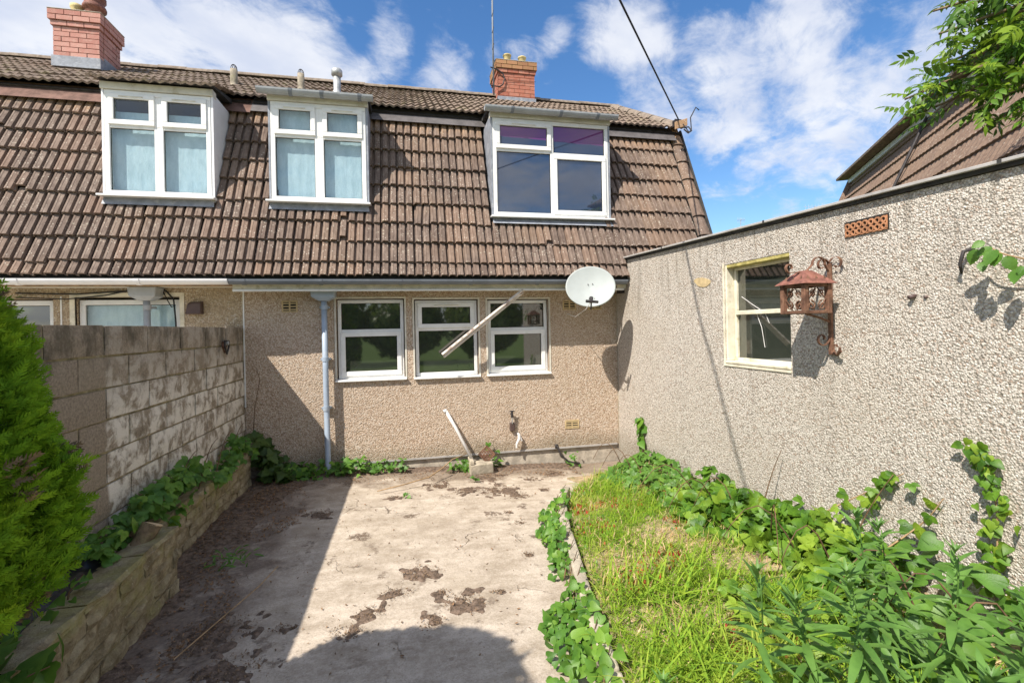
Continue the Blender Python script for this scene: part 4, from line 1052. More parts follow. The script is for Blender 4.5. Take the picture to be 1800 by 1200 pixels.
# ================================================================ GARAGE
XG = 3.09
garage = thing('garage', (4.4, 4.0, 0), 'flat roofed pebbledashed garage with a small cream window', 'garage')
def gtop(y): return 2.565 + .0320 * y
gw = (3.385, 4.215, 1.45, 2.42)
b = MB(); ys = [1.0, gw[0], gw[1], W - .003]
def gwall(b, x, flip):
    def Q(a, c, zb0, zb1, zt0, zt1): b.add([(x, a, zb0), (x, c, zb1), (x, c, zt1), (x, a, zt0)], [(3, 2, 1, 0) if not flip else (0, 1, 2, 3)])
    Q(1.0, gw[0], -.35, -.35, gtop(1.0), gtop(gw[0])); Q(gw[0], gw[1], -.35, -.35, gw[2], gw[2]); Q(gw[0], gw[1], gw[3], gw[3], gtop(gw[0]), gtop(gw[1])); Q(gw[1], W - .003, -.35, -.35, gtop(gw[1]), gtop(W))
gwall(b, XG, True); gwall(b, XG + .22, False)
x0, x1 = XG, XG + .22
b.add([(x0, gw[0], gw[2]), (x1, gw[0], gw[2]), (x1, gw[1], gw[2]), (x0, gw[1], gw[2])], [(0, 1, 2, 3)])
b.add([(x0, gw[0], gw[3]), (x1, gw[0], gw[3]), (x1, gw[1], gw[3]), (x0, gw[1], gw[3])], [(3, 2, 1, 0)])
b.add([(x0, gw[1], gw[2]), (x1, gw[1], gw[2]), (x1, gw[1], gw[3]), (x0, gw[1], gw[3])], [(0, 1, 2, 3)])
b.add([(x0, gw[0], gw[2]), (x1, gw[0], gw[2]), (x1, gw[0], gw[3]), (x0, gw[0], gw[3])], [(3, 2, 1, 0)])
b.add([(x0, 1.0, -.35), (x1, 1.0, -.35), (x1, 1.0, gtop(1)), (x0, 1.0, gtop(1))], [(0, 1, 2, 3)])
b.add([(x0, 1.0, gtop(1)), (x1, 1.0, gtop(1)), (x1, W, gtop(W)), (x0, W, gtop(W))], [(0, 1, 2, 3)])
b.build('wall', M_garage, garage)
b = MB(); b.box(XG + .221, 5.9, 1.0, 1.2, -.35, 2.5); b.box(5.7, 5.9, 1.2, W - .01, -.35, 2.5); b.box(4.58, 5.9, W - .2, W - .012, -.35, 2.5); b.build('outer_wall', M_garage, garage)
b = MB(); b.extrude([(.94, gtop(.94) + .004), (W - .004, gtop(W) + .004), (W - .004, gtop(W) + .040), (.94, gtop(.94) + .040)], XG - .022, 5.95); b.build('roof_slab', M_felt, garage)
b = MB(); b.extrude([(.93, gtop(.93) + .026), (6.60, gtop(6.60) + .026), (6.60, gtop(6.6) + .046), (.93, gtop(.93) + .046)], XG - .052, XG - .03); b.build('roof_trim', M_metaltrim, garage, bevel=.003)
for k in range(3):
    y = 1.9 + k * 1.7; b = MB(); b.extrude([(y, gtop(y) + .024), (y + .02, gtop(y + .02) + .024), (y + .02, gtop(y) + .049), (y, gtop(y) + .049)], XG - .055, XG - .0525); b.build('trim_joint', M_felt, garage)
cf = MB(); cf.box(XG - .007, XG + .001, W - .02, W - .004, .02, 2.6); cf.build('corner_fillet', M_lichenconc, garage)
# garage window
gwd = bpy.data.objects.new('window', None); link(gwd, garage, Matrix.Translation((XG, 3.8, gw[2]))); gwd['label'] = 'small two light timber window with flaking cream paint'
def yring(b, y0, y1, z0, z1, xa, xb, t):
    b.box(xa, xb, y0, y1, z0, z0 + t); b.box(xa, xb, y0, y1, z1 - t, z1); b.box(xa, xb, y0, y0 + t, z0 + t, z1 - t); b.box(xa, xb, y1 - t, y1, z0 + t, z1 - t)
b = MB(); yring(b, gw[0] + .004, gw[1] - .004, gw[2] + .004, gw[3] - .004, XG + .085, XG + .15, .055); b.box(XG + .07, XG + .148, gw[0] + .06, gw[1] - .06, 1.925, 1.965); b.build('frame', M_cream, gwd, bevel=.004)
b = MB(); b.box(XG - .012, XG + .084, gw[0] + .002, gw[1] - .002, gw[2] + .003, gw[2] + .030); b.build('sill', M_cream, gwd, bevel=.006)
b = MB(); b.box(XG + .002, XG + .084, gw[1] - .028, gw[1] - .003, gw[2] + .032, gw[3] - .004); b.build('jamb_lining', M_cream, gwd, bevel=.004)
b = MB(); b.box(XG + .002, XG + .084, gw[0] + .002, gw[1] - .03, gw[3] - .035, gw[3] - .004); b.build('head_lining', M_moss, gwd, bevel=.004)
b = MB(); b.box(XG - .010, XG + .004, gw[0] - .004, gw[1] + .022, gw[2] - .022, gw[2] - .001); b.box(XG - .009, XG + .004, gw[1] + .001, gw[1] + .020, gw[2], gw[3] + .015); b.build('render_margin', M_cream, gwd)
for (a, c) in ((gw[2] + .06, 1.925), (1.965, gw[3] - .06)):
    b = MB(); b.box(XG + .11, XG + .116, gw[0] + .055, gw[1] - .055, a - .004, c + .004); b.build('pane', M_pane, gwd)
cw = MB()
for (p0, p1, p2) in (((3.9, 1.93), (3.83, 1.80), (3.80, 1.62)), ((3.80, 1.94), (3.76, 1.89), (3.74, 1.84)), ((4.1, 2.1), (3.95, 2.02), (3.84, 1.96))):
    cw.tube([(XG + .102, p0[0], p0[1]), (XG + .095, p1[0], p1[1]), (XG + .10, p2[0], p2[1])], .003, 4)
cw.build('torn_tape', M_white2, gwd)
b = MB(); b.box(XG + .18, XG + .21, gw[0], gw[1], gw[2], gw[3]); b.build('inner_dark', M_dark, gwd)
# terracotta air brick with round holes
ab = MB(); yb0, yb1, zb0, zb1 = 2.55, 2.86, 2.445, 2.535
abo = MB(); abo.box(XG - .004, XG - .001, yb0 - .008, yb1 + .008, zb0 - .006, zb1 + .012); abo = abo.build('air_brick', M_dark, garage, label='orange terracotta air brick with two rows of round holes')
n = 7
for k in range(n):
    for j in range(2):
        y = yb0 + (k + .5) * (yb1 - yb0) / n; z = zb0 + .022 + j * .045; V = []
        for (r, x) in ((.021, XG - .003), (.021, XG - .014), (.012, XG - .014), (.011, XG - .003)):
            V += [(x, y + r * 1.02 * math.cos(2 * math.pi * i / 10), z + r * 1.1 * math.sin(2 * math.pi * i / 10)) for i in range(10)]
        ab.add(V, [(q_ * 10 + i, q_ * 10 + (i + 1) % 10, (q_ + 1) * 10 + (i + 1) % 10, (q_ + 1) * 10 + i) for q_ in range(3) for i in range(10)])
ab.box(XG - .011, XG - .003, yb0, yb1, zb0 - .004, zb0 + .004); ab.box(XG - .011, XG - .003, yb0, yb0 + .006, zb0, zb1); ab.box(XG - .010, XG - .003, yb1 - .006, yb1, zb0, zb1)
ab.build('grille', M_terra, abo)
pa = MB(); V = [(XG - .006, 4.58 + .14 * math.cos(a) * (1 + .15 * math.sin(3 * a)), 2.285 + .05 * math.sin(a) + .02 * math.cos(a)) for a in [2 * math.pi * i / 14 for i in range(14)]]
V2 = [(XG + .001, y, z) for x, y, z in V]
pa.add(V + V2, [tuple(range(14))] + [(i, (i + 1) % 14, 14 + (i + 1) % 14, 14 + i) for i in range(14)]); pa.build('cement_patch', M_buffbrick, garage)
hk = MB(); hk.tube([(XG, 2.07, 2.235), (XG - .05, 2.085, 2.22), (XG - .055, 2.10, 2.15), (XG - .03, 2.11, 2.10)], [.012, .010, .009, .006], 7)
tag(hk.build('wall_hook', M_iron, smooth=True), 'black iron hook in the pebbledash right of the lantern', 'hook')
hk = MB(); hk.tube([(XG + .01, 2.39, 1.995), (XG - .035, 2.40, 1.985)], .014, 7)
tag(hk.build('bolt_stub', M_brownplastic, smooth=True), 'thicker dark bolt stub in the pebbledash between lantern and hook', 'bolt')
hk = MB(); hk.tube([(XG + .01, 2.32, 1.985), (XG - .012, 2.325, 1.98)], .009, 6)
tag(hk.build('bolt_stub', M_brownplastic, smooth=True), 'tiny dark bolt stub just right of the thicker one', 'bolt')
for (y, z) in ((6.40, 2.02), (5.9, 1.75)): pass

# lantern ------------------------------------------------------------------
la = thing('wall_lantern', (XG, 2.93, 1.70), 'rusty wrought iron wall lantern with red pitched top and scrolled bracket', 'lantern')
lx, ly = 2.855, 2.985; hs = .098; lz0, lz1 = 1.905, 2.115
b = MB()
for sx in (-1, 1):
    for sy in (-1, 1): b.box(lx + sx * hs - .017, lx + sx * hs + .017, ly + sy * hs - .017, ly + sy * hs + .017, lz0, lz1)
for z in (lz0, lz1 - .018):
    b.box(lx - hs, lx + hs, ly - hs - .010, ly - hs + .010, z, z + .022); b.box(lx - hs, lx + hs, ly + hs - .010, ly + hs + .010, z, z + .022)
    b.box(lx - hs - .010, lx - hs + .010, ly - hs, ly + hs, z + .001, z + .023); b.box(lx + hs - .010, lx + hs + .010, ly - hs, ly + hs, z + .001, z + .023)
b.box(lx - hs + .01, lx + hs - .01, ly - hs + .01, ly + hs - .01, lz0 - .002, lz0 + .006)
b.build('body', M_rust, la, bevel=.002)
def scroll(c, ax, ay, r, turns, w0, n=26, flip=1):
    """spiral in the plane of ax, ay"""
    return [c + ax * (r * (1 - t * .78) * math.cos(w0 + flip * 2 * math.pi * turns * t)) + ay * (r * (1 - t * .78) * math.sin(w0 + flip * 2 * math.pi * turns * t)) for t in [i / n for i in range(n + 1)]]
X_, Y_, Z_ = Vector((1, 0, 0)), Vector((0, 1, 0)), Vector((0, 0, 1))
for (ax, off) in ((X_, -Y_), (X_, Y_), (Y_, -X_), (Y_, X_)):
    s = MB(); c = Vector((lx, ly, (lz0 + lz1) / 2)) + off * hs
    for sg in (-1, 1):
        s.tube(scroll(c + ax * sg * .045 + Z_ * -.045, ax * sg, Z_, .034, 1.3, math.pi * .5, 16), .0045, 5)
        s.tube(scroll(c + ax * sg * .040 + Z_ * .045, ax * sg, Z_, .026, 1.2, -math.pi * .5, 14, -1), .004, 5)
        s.tube([c + ax * sg * .008 + Z_ * .08, c + ax * sg * .075 + Z_ * .0, c + ax * sg * .02 - Z_ * .075], .004, 5)
    s.build('lattice_panel', M_rust, la)
b = MB(); r0 = .140; r1 = .05; zz0, zz1 = lz1 + .002, lz1 + .085; V = []
for (r, z) in ((r0, zz0), (r0 - .012, zz0 + .012), (r1, zz1), (.03, zz1 + .018)):
    V += [(lx + sx * r, ly + sy * r, z) for sx, sy in ((-1, -1), (1, -1), (1, 1), (-1, 1))]
b.add(V, [(q_ * 4 + i, q_ * 4 + (i + 1) % 4, (q_ + 1) * 4 + (i + 1) % 4, (q_ + 1) * 4 + i) for q_ in range(3) for i in range(4)] + [(12, 13, 14, 15), (3, 2, 1, 0)])
b.build('lantern_roof', M_redrust, la)
b = MB()
for k in range(-1, 2):
    for (cx, cy, dx, dy) in ((lx + k * .07, ly - .105, 1, 0), (lx - .105, ly + k * .07, 0, 1)):
        z = lz1 + .03; b.add([(cx - dx * .015, cy - dy * .015, z), (cx + dx * .015, cy + dy * .015, z), (cx + (0 if dx else .010), cy + (0 if dy else .010), z + .035)], [(0, 1, 2)])
b.build('roof_vents', M_rust, la)
b = MB(); b.box(XG - .030, XG - .008, 2.97, 3.0, 1.60, 2.28); b.build('backplate', M_rust, la, bevel=.003)
b = MB(); yy = 2.985
def flat(pts, wy=.020, th=.006):
    m = MB(); V = []; pts = [Vector(p) for p in pts]
    for i, p in enumerate(pts):
        d = (pts[min(i + 1, len(pts) - 1)] - pts[max(i - 1, 0)]).normalized(); nrm = Vector((-d.z, 0, d.x))
        V += [p + Vector((0, -wy / 2, 0)) + nrm * th / 2, p + Vector((0, wy / 2, 0)) + nrm * th / 2, p + Vector((0, wy / 2, 0)) - nrm * th / 2, p + Vector((0, -wy / 2, 0)) - nrm * th / 2]
    Fs = [(4 * i + k, 4 * i + (k + 1) % 4, 4 * i + 4 + (k + 1) % 4, 4 * i + 4 + k) for i in range(len(pts) - 1) for k in range(4)]
    return V, Fs
# top arm: S-curve from the backplate over the roof to a curl at the far end
arm = [Vector((XG - .02, yy, 2.20))] + [Vector((lx + .12 + .055 * math.cos(t), yy, 2.265 + .055 * math.sin(t))) for t in [math.pi * i / 10 for i in range(11)]] + [Vector((lx, yy, 2.205)), Vector((lx - .10, yy, 2.205))] + scroll(Vector((lx - .13, yy, 2.240)), X_, Z_, .040, .95, -math.pi / 2, 16, -1)
b.add(*flat(arm)); b.add(*flat(scroll(Vector((XG - .085, yy, 2.255)), X_, Z_, .065, .8, math.pi * .0, 16), .02)); b.add(*flat(scroll(Vector((XG - .03, yy - .07, 2.26)), Y_, Z_, .065, .85, math.pi * .1, 16), .02)); b.build('top_scroll', M_rust, la)
b = MB(); b.add(*flat(scroll(Vector((XG - .095, yy, 1.72)), X_, Z_, .06, 1.05, math.pi * 0, 20, -1))); b.tube([(XG - .02, yy, 1.84), (XG - .10, yy, 1.87), (lx, yy, lz0)], .008, 6)
b.build('lower_scroll', M_rust, la)
b = MB(); b.add(*flat([p + Vector((0, -.0, 0)) for p in scroll(Vector((XG - .06, yy - .08, 1.66)), Y_ * .9 + X_ * .2, Z_, .05, 1.0, math.pi, 18)], .018)); b.tube([(XG - .02, yy, 1.62), (XG - .03, yy - .06, 1.60), (XG - .05, yy - .11, 1.63)], .010, 6); b.build('side_scroll', M_rust, la)

# ================================================================ BLOCK WALL
bw_ = thing('block_wall', (-2.1, 3.5, 0), 'stained grey concrete block wall at left with remains of white paint', 'wall')
XW = -2.0; BH = .2185; BL = .57
core = MB(); core.box(XW - .200, XW - .016, .25, W - .012, -.3, 1.915); core.build('mortar_core', M_wmortar, bw_)
bms = []
for k in range(4):
    bb = MB(); nx_ = 5; nz_ = 3
    hw = BL / 2 - .009; hh = BH / 2 - .009; V = []; th = .1075
    # outer face subdivided so edges are uneven
    for j in range(nz_ + 1):
        for i in range(nx_ + 1):
            y = -hw + 2 * hw * i / nx_; z = -hh + 2 * hh * j / nz_; e = i in (0, nx_) or j in (0, nz_)
            V.append((0 if not e else -.006, y + (rnd.uniform(-.004, .004) if e else 0), z + (rnd.uniform(-.003, .003) if e else 0)))
    F_ = []
    for j in range(nz_):
        for i in range(nx_):
            a = j * (nx_ + 1) + i; F_.append((a, a + 1, a + nx_ + 2, a + nx_ + 1))
    m0 = len(V); V2 = [(-2 * th, y, z) for (x, y, z) in [V[0], V[nx_], V[-1], V[(nx_ + 1) * nz_]]]; V += V2
    bot = list(range(nx_ + 1)); top = [(nx_ + 1) * nz_ + i for i in range(nx_ + 1)]; lf = [(nx_ + 1) * j for j in range(nz_ + 1)]; rt = [(nx_ + 1) * j + nx_ for j in range(nz_ + 1)]
    F_ += [tuple(bot[::-1] + [m0, m0 + 1]), tuple(top + [m0 + 2, m0 + 3]), tuple(lf + [m0 + 3, m0]), tuple(rt[::-1] + [m0 + 1, m0 + 2]), (m0 + 3, m0 + 2, m0 + 1, m0)]
    bms.append(mkmesh('block', V, F_, M_block))
for r in range(9):
    zc = 1.925 - (r + .5) * BH
    yj = 3.82 + (0 if r % 2 == 0 else -.28) - 6 * BL
    k = 0
    while yj + k * BL < W - .05:
        a = yj + k * BL; c = min(a + BL, W - .01); a2 = max(a, .25)
        if c - a2 > .06:
            s = (c - a2) / BL
            inst('block', bms[rnd.randrange(4)], Matrix.Translation((XW + rnd.uniform(-.004, .004), (a2 + c) / 2, zc + rnd.uniform(-.002, .002))) @ Matrix.Diagonal((1, s, 1, 1)) @ Matrix.Rotation(rnd.gauss(0, .004), 4, 'X'), bw_)
        k += 1
# metal loop on the end of the wall
hl = thing('hose_hanger', (XW, 5.98, 1.65), 'small shield shaped metal hanger with rusty centre on the block wall', 'hanger')
a = MB(); V = [(0, -.06, .06), (0, .06, .06), (0, .065, .0), (0, .0, -.085), (0, -.065, .0)]
a.tube([(XW + .03, 6.02 + y, 1.70 + z) for x, y, z in V + V[:1]], .010, 6); a.build('rim', M_iron, hl)
a = MB(); a.add([(XW + .012, 6.02 + y * .9, 1.70 + z * .9) for x, y, z in V] + [(XW - .004, 6.02 + y * .9, 1.70 + z * .9) for x, y, z in V], [(0, 1, 2, 3, 4), (9, 8, 7, 6, 5)] + [(i, (i + 1) % 5, 5 + (i + 1) % 5, 5 + i) for i in range(5)]); a.build('plate', M_rust, hl)
a = MB(); a.lathe([(.001, .02), (.022, .015), (.025, -.01)], (XW + .03, 6.03, 1.735), 12, (1, 0, 0)); a.build('lens', M_galv, hl)

# ================================================================ STONE PLANTER
pw = thing('planter_wall', (-1.75, 4, 0), 'low mossy stone planter wall in front of the block wall', 'planter')
def stone_mesh(L, H_, T_, seed):
    rr = random.Random(seed); V = []; n = 4; m_ = 3
    for j in range(m_ + 1):
        for i in range(n + 1):
            y = -L / 2 + L * i / n; z = H_ * j / m_; e = i in (0, n) or j in (0, m_)
            V.append((rr.uniform(-.012, .010) - (.014 if e else 0), y + (rr.uniform(-.008, .008)), z + rr.uniform(-.005, .005)))
    F_ = [(j * (n + 1) + i, j * (n + 1) + i + 1, (j + 1) * (n + 1) + i + 1, (j + 1) * (n + 1) + i) for j in range(m_) for i in range(n)]
    m0 = len(V); V += [(-T_, -L / 2, 0), (-T_, L / 2, 0), (-T_, L / 2, H_), (-T_, -L / 2, H_)]
    bot = list(range(n + 1)); top = [(n + 1) * m_ + i for i in range(n + 1)]; lf = [(n + 1) * j for j in range(m_ + 1)]; rt = [(n + 1) * j + n for j in range(m_ + 1)]
    F_ += [tuple(bot[::-1] + [m0, m0 + 1]), tuple(top + [m0 + 2, m0 + 3]), tuple(lf + [m0 + 3, m0]), tuple(rt[::-1] + [m0 + 1, m0 + 2]), (m0 + 3, m0 + 2, m0 + 1, m0)]
    return mkmesh('stone', V, F_, M_stone, False)
smesh = [stone_mesh(.30, .13, .10, k) for k in range(5)] + [stone_mesh(.20, .13, .10, 9 + k) for k in range(3)]
def planter_sec(xf, ya, yb, hts, thick, zo=-.05):
    c = MB(); c.box(xf - thick, xf - .018, ya, yb, -.2, sum(hts) + zo - .004); c.build('wall_core', M_stone, pw)
    z = zo
    for r, h in enumerate(hts):
        y = ya - rnd.uniform(0, .1)
        while y < yb - .03:
            k = rnd.randrange(8); L = .30 if k < 5 else .20; L *= rnd.uniform(.8, 1.25)
            a = max(y, ya); c_ = min(y + L, yb)
            if yb - c_ < .06: c_ = yb
            if c_ - a > .04:
                sL = (c_ - a - .008) / (.30 if k < 5 else .20)
                inst('stone', smesh[k], Matrix.Translation((xf + rnd.uniform(-.008, .008), (a + c_) / 2, z)) @ Matrix.Diagonal((1, sL, (h - .008) / .13, 1)) @ Matrix.Rotation(rnd.gauss(0, .012), 4, 'X'), pw)
            y = c_
        z += h
planter_sec(-1.63, .7, 3.95, [.14, .10, .12, .12], .13)
planter_sec(-1.85, 3.96, 6.42, [.13, .11, .12, .11], .12)
# coping: flat weathered slabs on the near section
cm = [stone_mesh(.55, .045, .20, 40 + k) for k in range(3)]
y = .7
while y < 3.95:
    L = rnd.uniform(.45, .65); c_ = min(y + L, 3.95)
    inst('coping_stone', cm[rnd.randrange(3)], Matrix.Translation((-1.615 + rnd.uniform(-.006, .006), (y + c_) / 2, .425)) @ Matrix.Diagonal((1, (c_ - y - .01) / .55, 1, 1)) @ Matrix.Rotation(rnd.gauss(0, .01), 4, 'Y'), pw)
    y = c_
# cut log stump
lg = thing('log_stump', (-1.72, 3.75, .38), 'short cut log with pale sawn end standing on the planter', 'log')
a = MB(); a.tube([(-1.80, 3.62, .36), (-1.75, 3.70, .47), (-1.71, 3.75, .56)], [.045, .055, .062], 14, False); a.build('bark', M_bark, lg, smooth=True)
a = MB(); a.lathe([(.0625, 0), (.060, .006), (.001, .008)], (-1.71, 3.75, .558), 16, (.3, .35, 1)); a.build('sawn_end', M_endgrain, lg)
# black sheeting left in the planter
n = 26; V = []
for j in range(9):
    for i in range(n):
        y = 1.9 + 1.5 * i / (n - 1); x = -1.98 + .22 * j / 8
        V.append((x, y, .44 + .07 * math.sin(j / 8 * math.pi) + .035 * nz(x, y, 9, 3) + .02 * nz(x, y, 25, 1)))
b = MB(); b.add(V, [(j * n + i, j * n + i + 1, (j + 1) * n + i + 1, (j + 1) * n + i) for j in range(8) for i in range(n - 1)])
tag(b.build('plastic_sheet', M_black, smooth=True), 'crumpled black plastic sheet in the planter under the conifer', 'plastic sheet')

# kerb stones along the right bed ------------------------------------------
kb = thing('bed_edging', (1.2, 3.5, 0), 'weathered concrete edging along the overgrown right bed', 'edging')
ys_ = [-1.2, -.5, .2, .9, 1.6, 2.25, 2.87, 3.4, 3.87, 4.3, 4.7, 5.1]
for a, c in zip(ys_, ys_[1:]):
    e = MB(); xa, xc = kerbx(a) + .0, kerbx(c) + .0
    e.bar((xa, a + .006, .02), (xc, c - .006, .02 - (.06 if a > 4 else 0)), .085, .24, rnd.uniform(-.06, .06)); e.build('edging_slab', M_lichenconc, kb, bevel=.014, seg=2)

# ================================================================ FAR HOUSE behind the garage
fh = thing('house', (8.5, 6.0, 0), 'brown tiled mansard house rising behind the garage at right', 'house')
PE = at(1500, 292, 10.6); PE.z = 0; DI = Vector((-.556, -.902, 0)).normalized() * 1.0; DI = Vector((-.525, -.851, 0)).normalized()
NO = Vector((-DI.y, DI.x, 0)); NO = NO if NO.x < 0 else -NO       # outward, towards the camera side
LENF = 9.0
fs = Vector((0, 0, 1)) * math.cos(SL) - NO * math.sin(SL); fn = NO * math.cos(SL) + Vector((0, 0, 1)) * math.sin(SL)
ztop = 4.90; b0 = PE + Vector((0, 0, ztop)) - fs * 2.8
b = MB(); cnt = 0
for r in range(10):
    s0 = r * .292; nn_ = int(LENF / .105); V = []
    for (s, lift) in ((s0, .034), (s0 + .34, .0)):
        for i in range(nn_ * 2 + 1):
            h = .009 if i % 2 else 0
            V.append(b0 + fs * s + DI * (i * .0525) + fn * (lift + h + (rnd.uniform(-.003, .003))))
    m = nn_ * 2 + 1
    for i in range(m): V.append(V[i] - fn * .034)
    b.add(V, [(i, i + 1, m + i + 1, m + i) for i in range(m - 1)] + [(2 * m + i, 2 * m + i + 1, i + 1, i) for i in range(m - 1)])
b.build('roof_tile', M_ftile, fh, kind='stuff')
def obx(b, o, a, c, d, la_, lc, ld):
    V = [o + a * (la_ * i) + c * (lc * j) + d * (ld * k) for k in (0, 1) for (i, j) in ((0, 0), (1, 0), (1, 1), (0, 1))]
    b.add(V, [(0, 3, 2, 1), (4, 5, 6, 7), (0, 1, 5, 4), (1, 2, 6, 5), (2, 3, 7, 6), (3, 0, 4, 7)])
b = MB(); obx(b, PE + Vector((0, 0, ztop - .05)) + NO * .05, DI, NO, Z_, LENF, .06, .09); b.build('fascia', M_white, fh)
b = MB(); obx(b, PE + Vector((0, 0, ztop + .062)) + NO * -.3 - DI * .12, DI, NO, Z_, LENF, .60, .045); b.build('roof_eave', M_uptile, fh)
b = MB(); V = []
for s_ in (0, LENF):
    o = PE + DI * s_; V += [o + Vector((0, 0, ztop + .10)) + NO * .2, o + Vector((0, 0, ztop + 1.5)) - NO * 2.5, o + Vector((0, 0, ztop + .1)) - NO * 5.2]
b.add(V, [(0, 3, 4, 1), (1, 4, 5, 2), (0, 1, 2), (5, 4, 3)]); b.build('upper_roof', M_uptile, fh)
b = MB(); V = []
for s_ in (.03, LENF - .03):
    o = PE + DI * s_; V += [b0 + DI * s_ - fn * .02, o + Vector((0, 0, ztop)) - fn * .02, o + Vector((0, 0, ztop)) - NO * 5, o - NO * 5 + Vector((0, 0, -.3)), Vector((b0.x, b0.y, -.3)) + DI * s_ - NO * .3]
b.add(V, [(0, 1, 2, 3, 4), (9, 8, 7, 6, 5)] + [(i, 5 + i, 5 + (i + 1) % 5, (i + 1) % 5) for i in range(5)]); b.build('wall', M_nhouse, fh)
b = MB(); b.tube([b0 + fn * .05, b0 + fs * 2.8 + fn * .04], .07, 8); b.build('verge', M_ftile, fh)
b = MB(); b.tube([b0 + fs * .3 + DI * 3.5 + fn * .08, b0 + fs * 2.74 + DI * 3.6 + fn * .08], .022, 8); b.build('waste_pipe', M_iron, fh)
# distant aerials beyond the garage roof 
def aerial(x, y, z, lab, ang):
    t = thing('tv_aerial', (x, y, 0), lab, 'aerial', 'distant aerials')
    a = MB(); a.tube([(x, y, 0), (x, y, z)], .02, 6); a.build('pole', M_galv, t)
    a = MB(); dx, dy = math.cos(ang), math.sin(ang); a.tube([(x - .5 * dx, y - .5 * dy, z - .1), (x + .6 * dx, y + .6 * dy, z + .05)], .012, 5)
    for k in range(6): q_ = -.4 + k * .18; a.tube([(x + q_ * dx, y + q_ * dy, z - .22 + q_ * .1), (x + q_ * dx, y + q_ * dy, z + .12 + q_ * .1)], .008, 4)
    a.build('antenna', M_galv, t)

P = at(1302, 386, 30); aerial(P.x, P.y, P.z, 'small distant aerial on the skyline left of the garage roof', .5)
P = at(1432, 362, 30); aerial(P.x, P.y, P.z, 'small distant aerial tilted beside the far house roof', 2.2)

# ================================================================ PLANTS
def bush(name, label, cat, pts, T, mat, size, nmax, stems=(), up=.8, spread=.5, out=Vector((-.3, -.35, 0)), sname='foliage', group=None, base=None, stemM=None):
    th = thing(name, base or (sum(p[0] for p in pts) / len(pts), sum(p[1] for p in pts) / len(pts), .1), label, cat, group)
    items = []
    for p in pts:
        s = size * rnd.uniform(.5, 1.3)
        nrm = Vector((0, 0, up)) + out + rv(spread * .75); tip = Vector((rnd.gauss(0, 1), rnd.gauss(0, 1), rnd.gauss(-.3, .4)))
        items.append((T, orient(Vector(p), nrm, tip, s), s))
    leaves(th, items, mat, nmax, sname=sname)
    if stems:
        b = MB()
        for s in stems: b.tube([Vector(p) for p in s], [.006 * (1 - .6 * i / (len(s) - 1)) for i in range(len(s))], 5)
        b.build('stem', stemM or M_stem, th, smooth=True)
    return th
def region(n, fx, fy, ztop, zlow=None, shell=.5):
    """points in a mound: ztop(x,y) gives its upper surface"""
    out = []
    while len(out) < n:
        x = rnd.uniform(*fx); y = rnd.uniform(*fy); zt = ztop(x, y)
        if zt is None: continue
        zb = zlow(x, y) if zlow else bedz(x, y)
        if zt <= zb: continue
        f = 1 - abs(rnd.gauss(0, shell)); 
        if f < 0: continue
        out.append((x, y, zb + (zt - zb) * f))
    return out
def arch(a, b, h, n=6):
    a = Vector(a); b = Vector(b); return [a.lerp(b, i / n) + Vector((0, 0, h * math.sin(math.pi * i / n))) for i in range(n + 1)]

# bramble along the garage wall, middle
def bz1(x, y):
    t = (x - 2.30 - .22 * nz(y, 0, 1.5, 5)) / .75
    if t < 0: return None
    return .12 + .40 * min(t * 1.5, 1) * (.75 + .6 * nz(x, y, 1.9, 8)) 
pts = region(760, (2.15, 3.05), (2.35, 4.35), bz1, shell=.4)
stems = [arch((2.7, y, .15), (2.15 + rnd.uniform(-.2, .3), y + rnd.uniform(-.5, .5), .25), .35) for y in (2.6, 2.9, 3.2, 3.5, 3.8, 4.1)] + [arch((2.9, 3.55, .2), (3.03, 3.45, .78), .05), arch((2.9, 2.75, .2), (3.03, 2.5, .86), .05)]
bush('bramble_bush', 'dense bramble thicket against the garage wall below the lantern', 'bramble', pts, T_brm, L_bramble, .098, 290, stems, spread=.85)
# climbing sprig of the thicket on the wall
def sprig(name, lab, path, T, mat, size, n, cat='climbing plant', group=None, wallx=None, spread=.05, nout=Vector((-1, -.3, .4)), base=None, nmax=90):
    P = [Vector(p) for p in path]; C_ = cat_curve(P); th = thing(name, base or path[0], lab, cat, group)
    b = MB(); b.tube(C_, [.006 * (1 - .5 * i / len(C_)) for i in range(len(C_))], 5); b.build('stem', M_wood, th, smooth=True)
    it = []
    for k in range(n):
        p = C_[int((k + rnd.random()) / n * (len(C_) - 1))] + Vector((-abs(rnd.gauss(0, spread * .4)), rnd.gauss(0, spread), rnd.gauss(0, spread * .5)))
        if wallx: p.x = min(p.x, wallx - .012)
        s = size * rnd.uniform(.7, 1.2); it.append((T, orient(p, nout + rv(.35), Vector((-.2, rnd.gauss(0, .7), -1 + rnd.gauss(0, .5))), s), s))
    leaves(th, it, mat, nmax)
def cat_curve(P): return cat(P, 5)
sprig('bramble_shoot', 'upright bramble shoot on the garage wall left of the willowherb', [(2.85, 3.05, .35), (2.98, 2.85, .55), (3.05, 2.62, .74), (3.05, 2.45, .88)], T_brm, L_bramble, .07, 26, wallx=XG)
sprig('bramble_shoot', 'sparse bramble shoot with few leaves and a shadow on the wall', [(2.85, 2.45, .40), (3.02, 2.32, .62), (3.05, 2.22, .80)], T_brm, L_bramble, .085, 8, wallx=XG)
sprig('ivy_climber', 'narrow column of small leaves climbing the wall at far right', [(3.04, 1.98, .40), (3.055, 1.96, .70), (3.055, 1.985, 1.0), (3.055, 2.04, 1.16)], T_heart, L_bramble, .050, 110, wallx=XG, spread=.035)
sprig('ivy_climber', 'heart leaved climber rising up the garage wall near the house corner', [(3.04, 5.86, -.05), (3.05, 5.90, .2), (3.05, 5.95, .45), (3.05, 5.92, .62)], T_heart, L_ivy, .13, 22, wallx=XG, spread=.03)
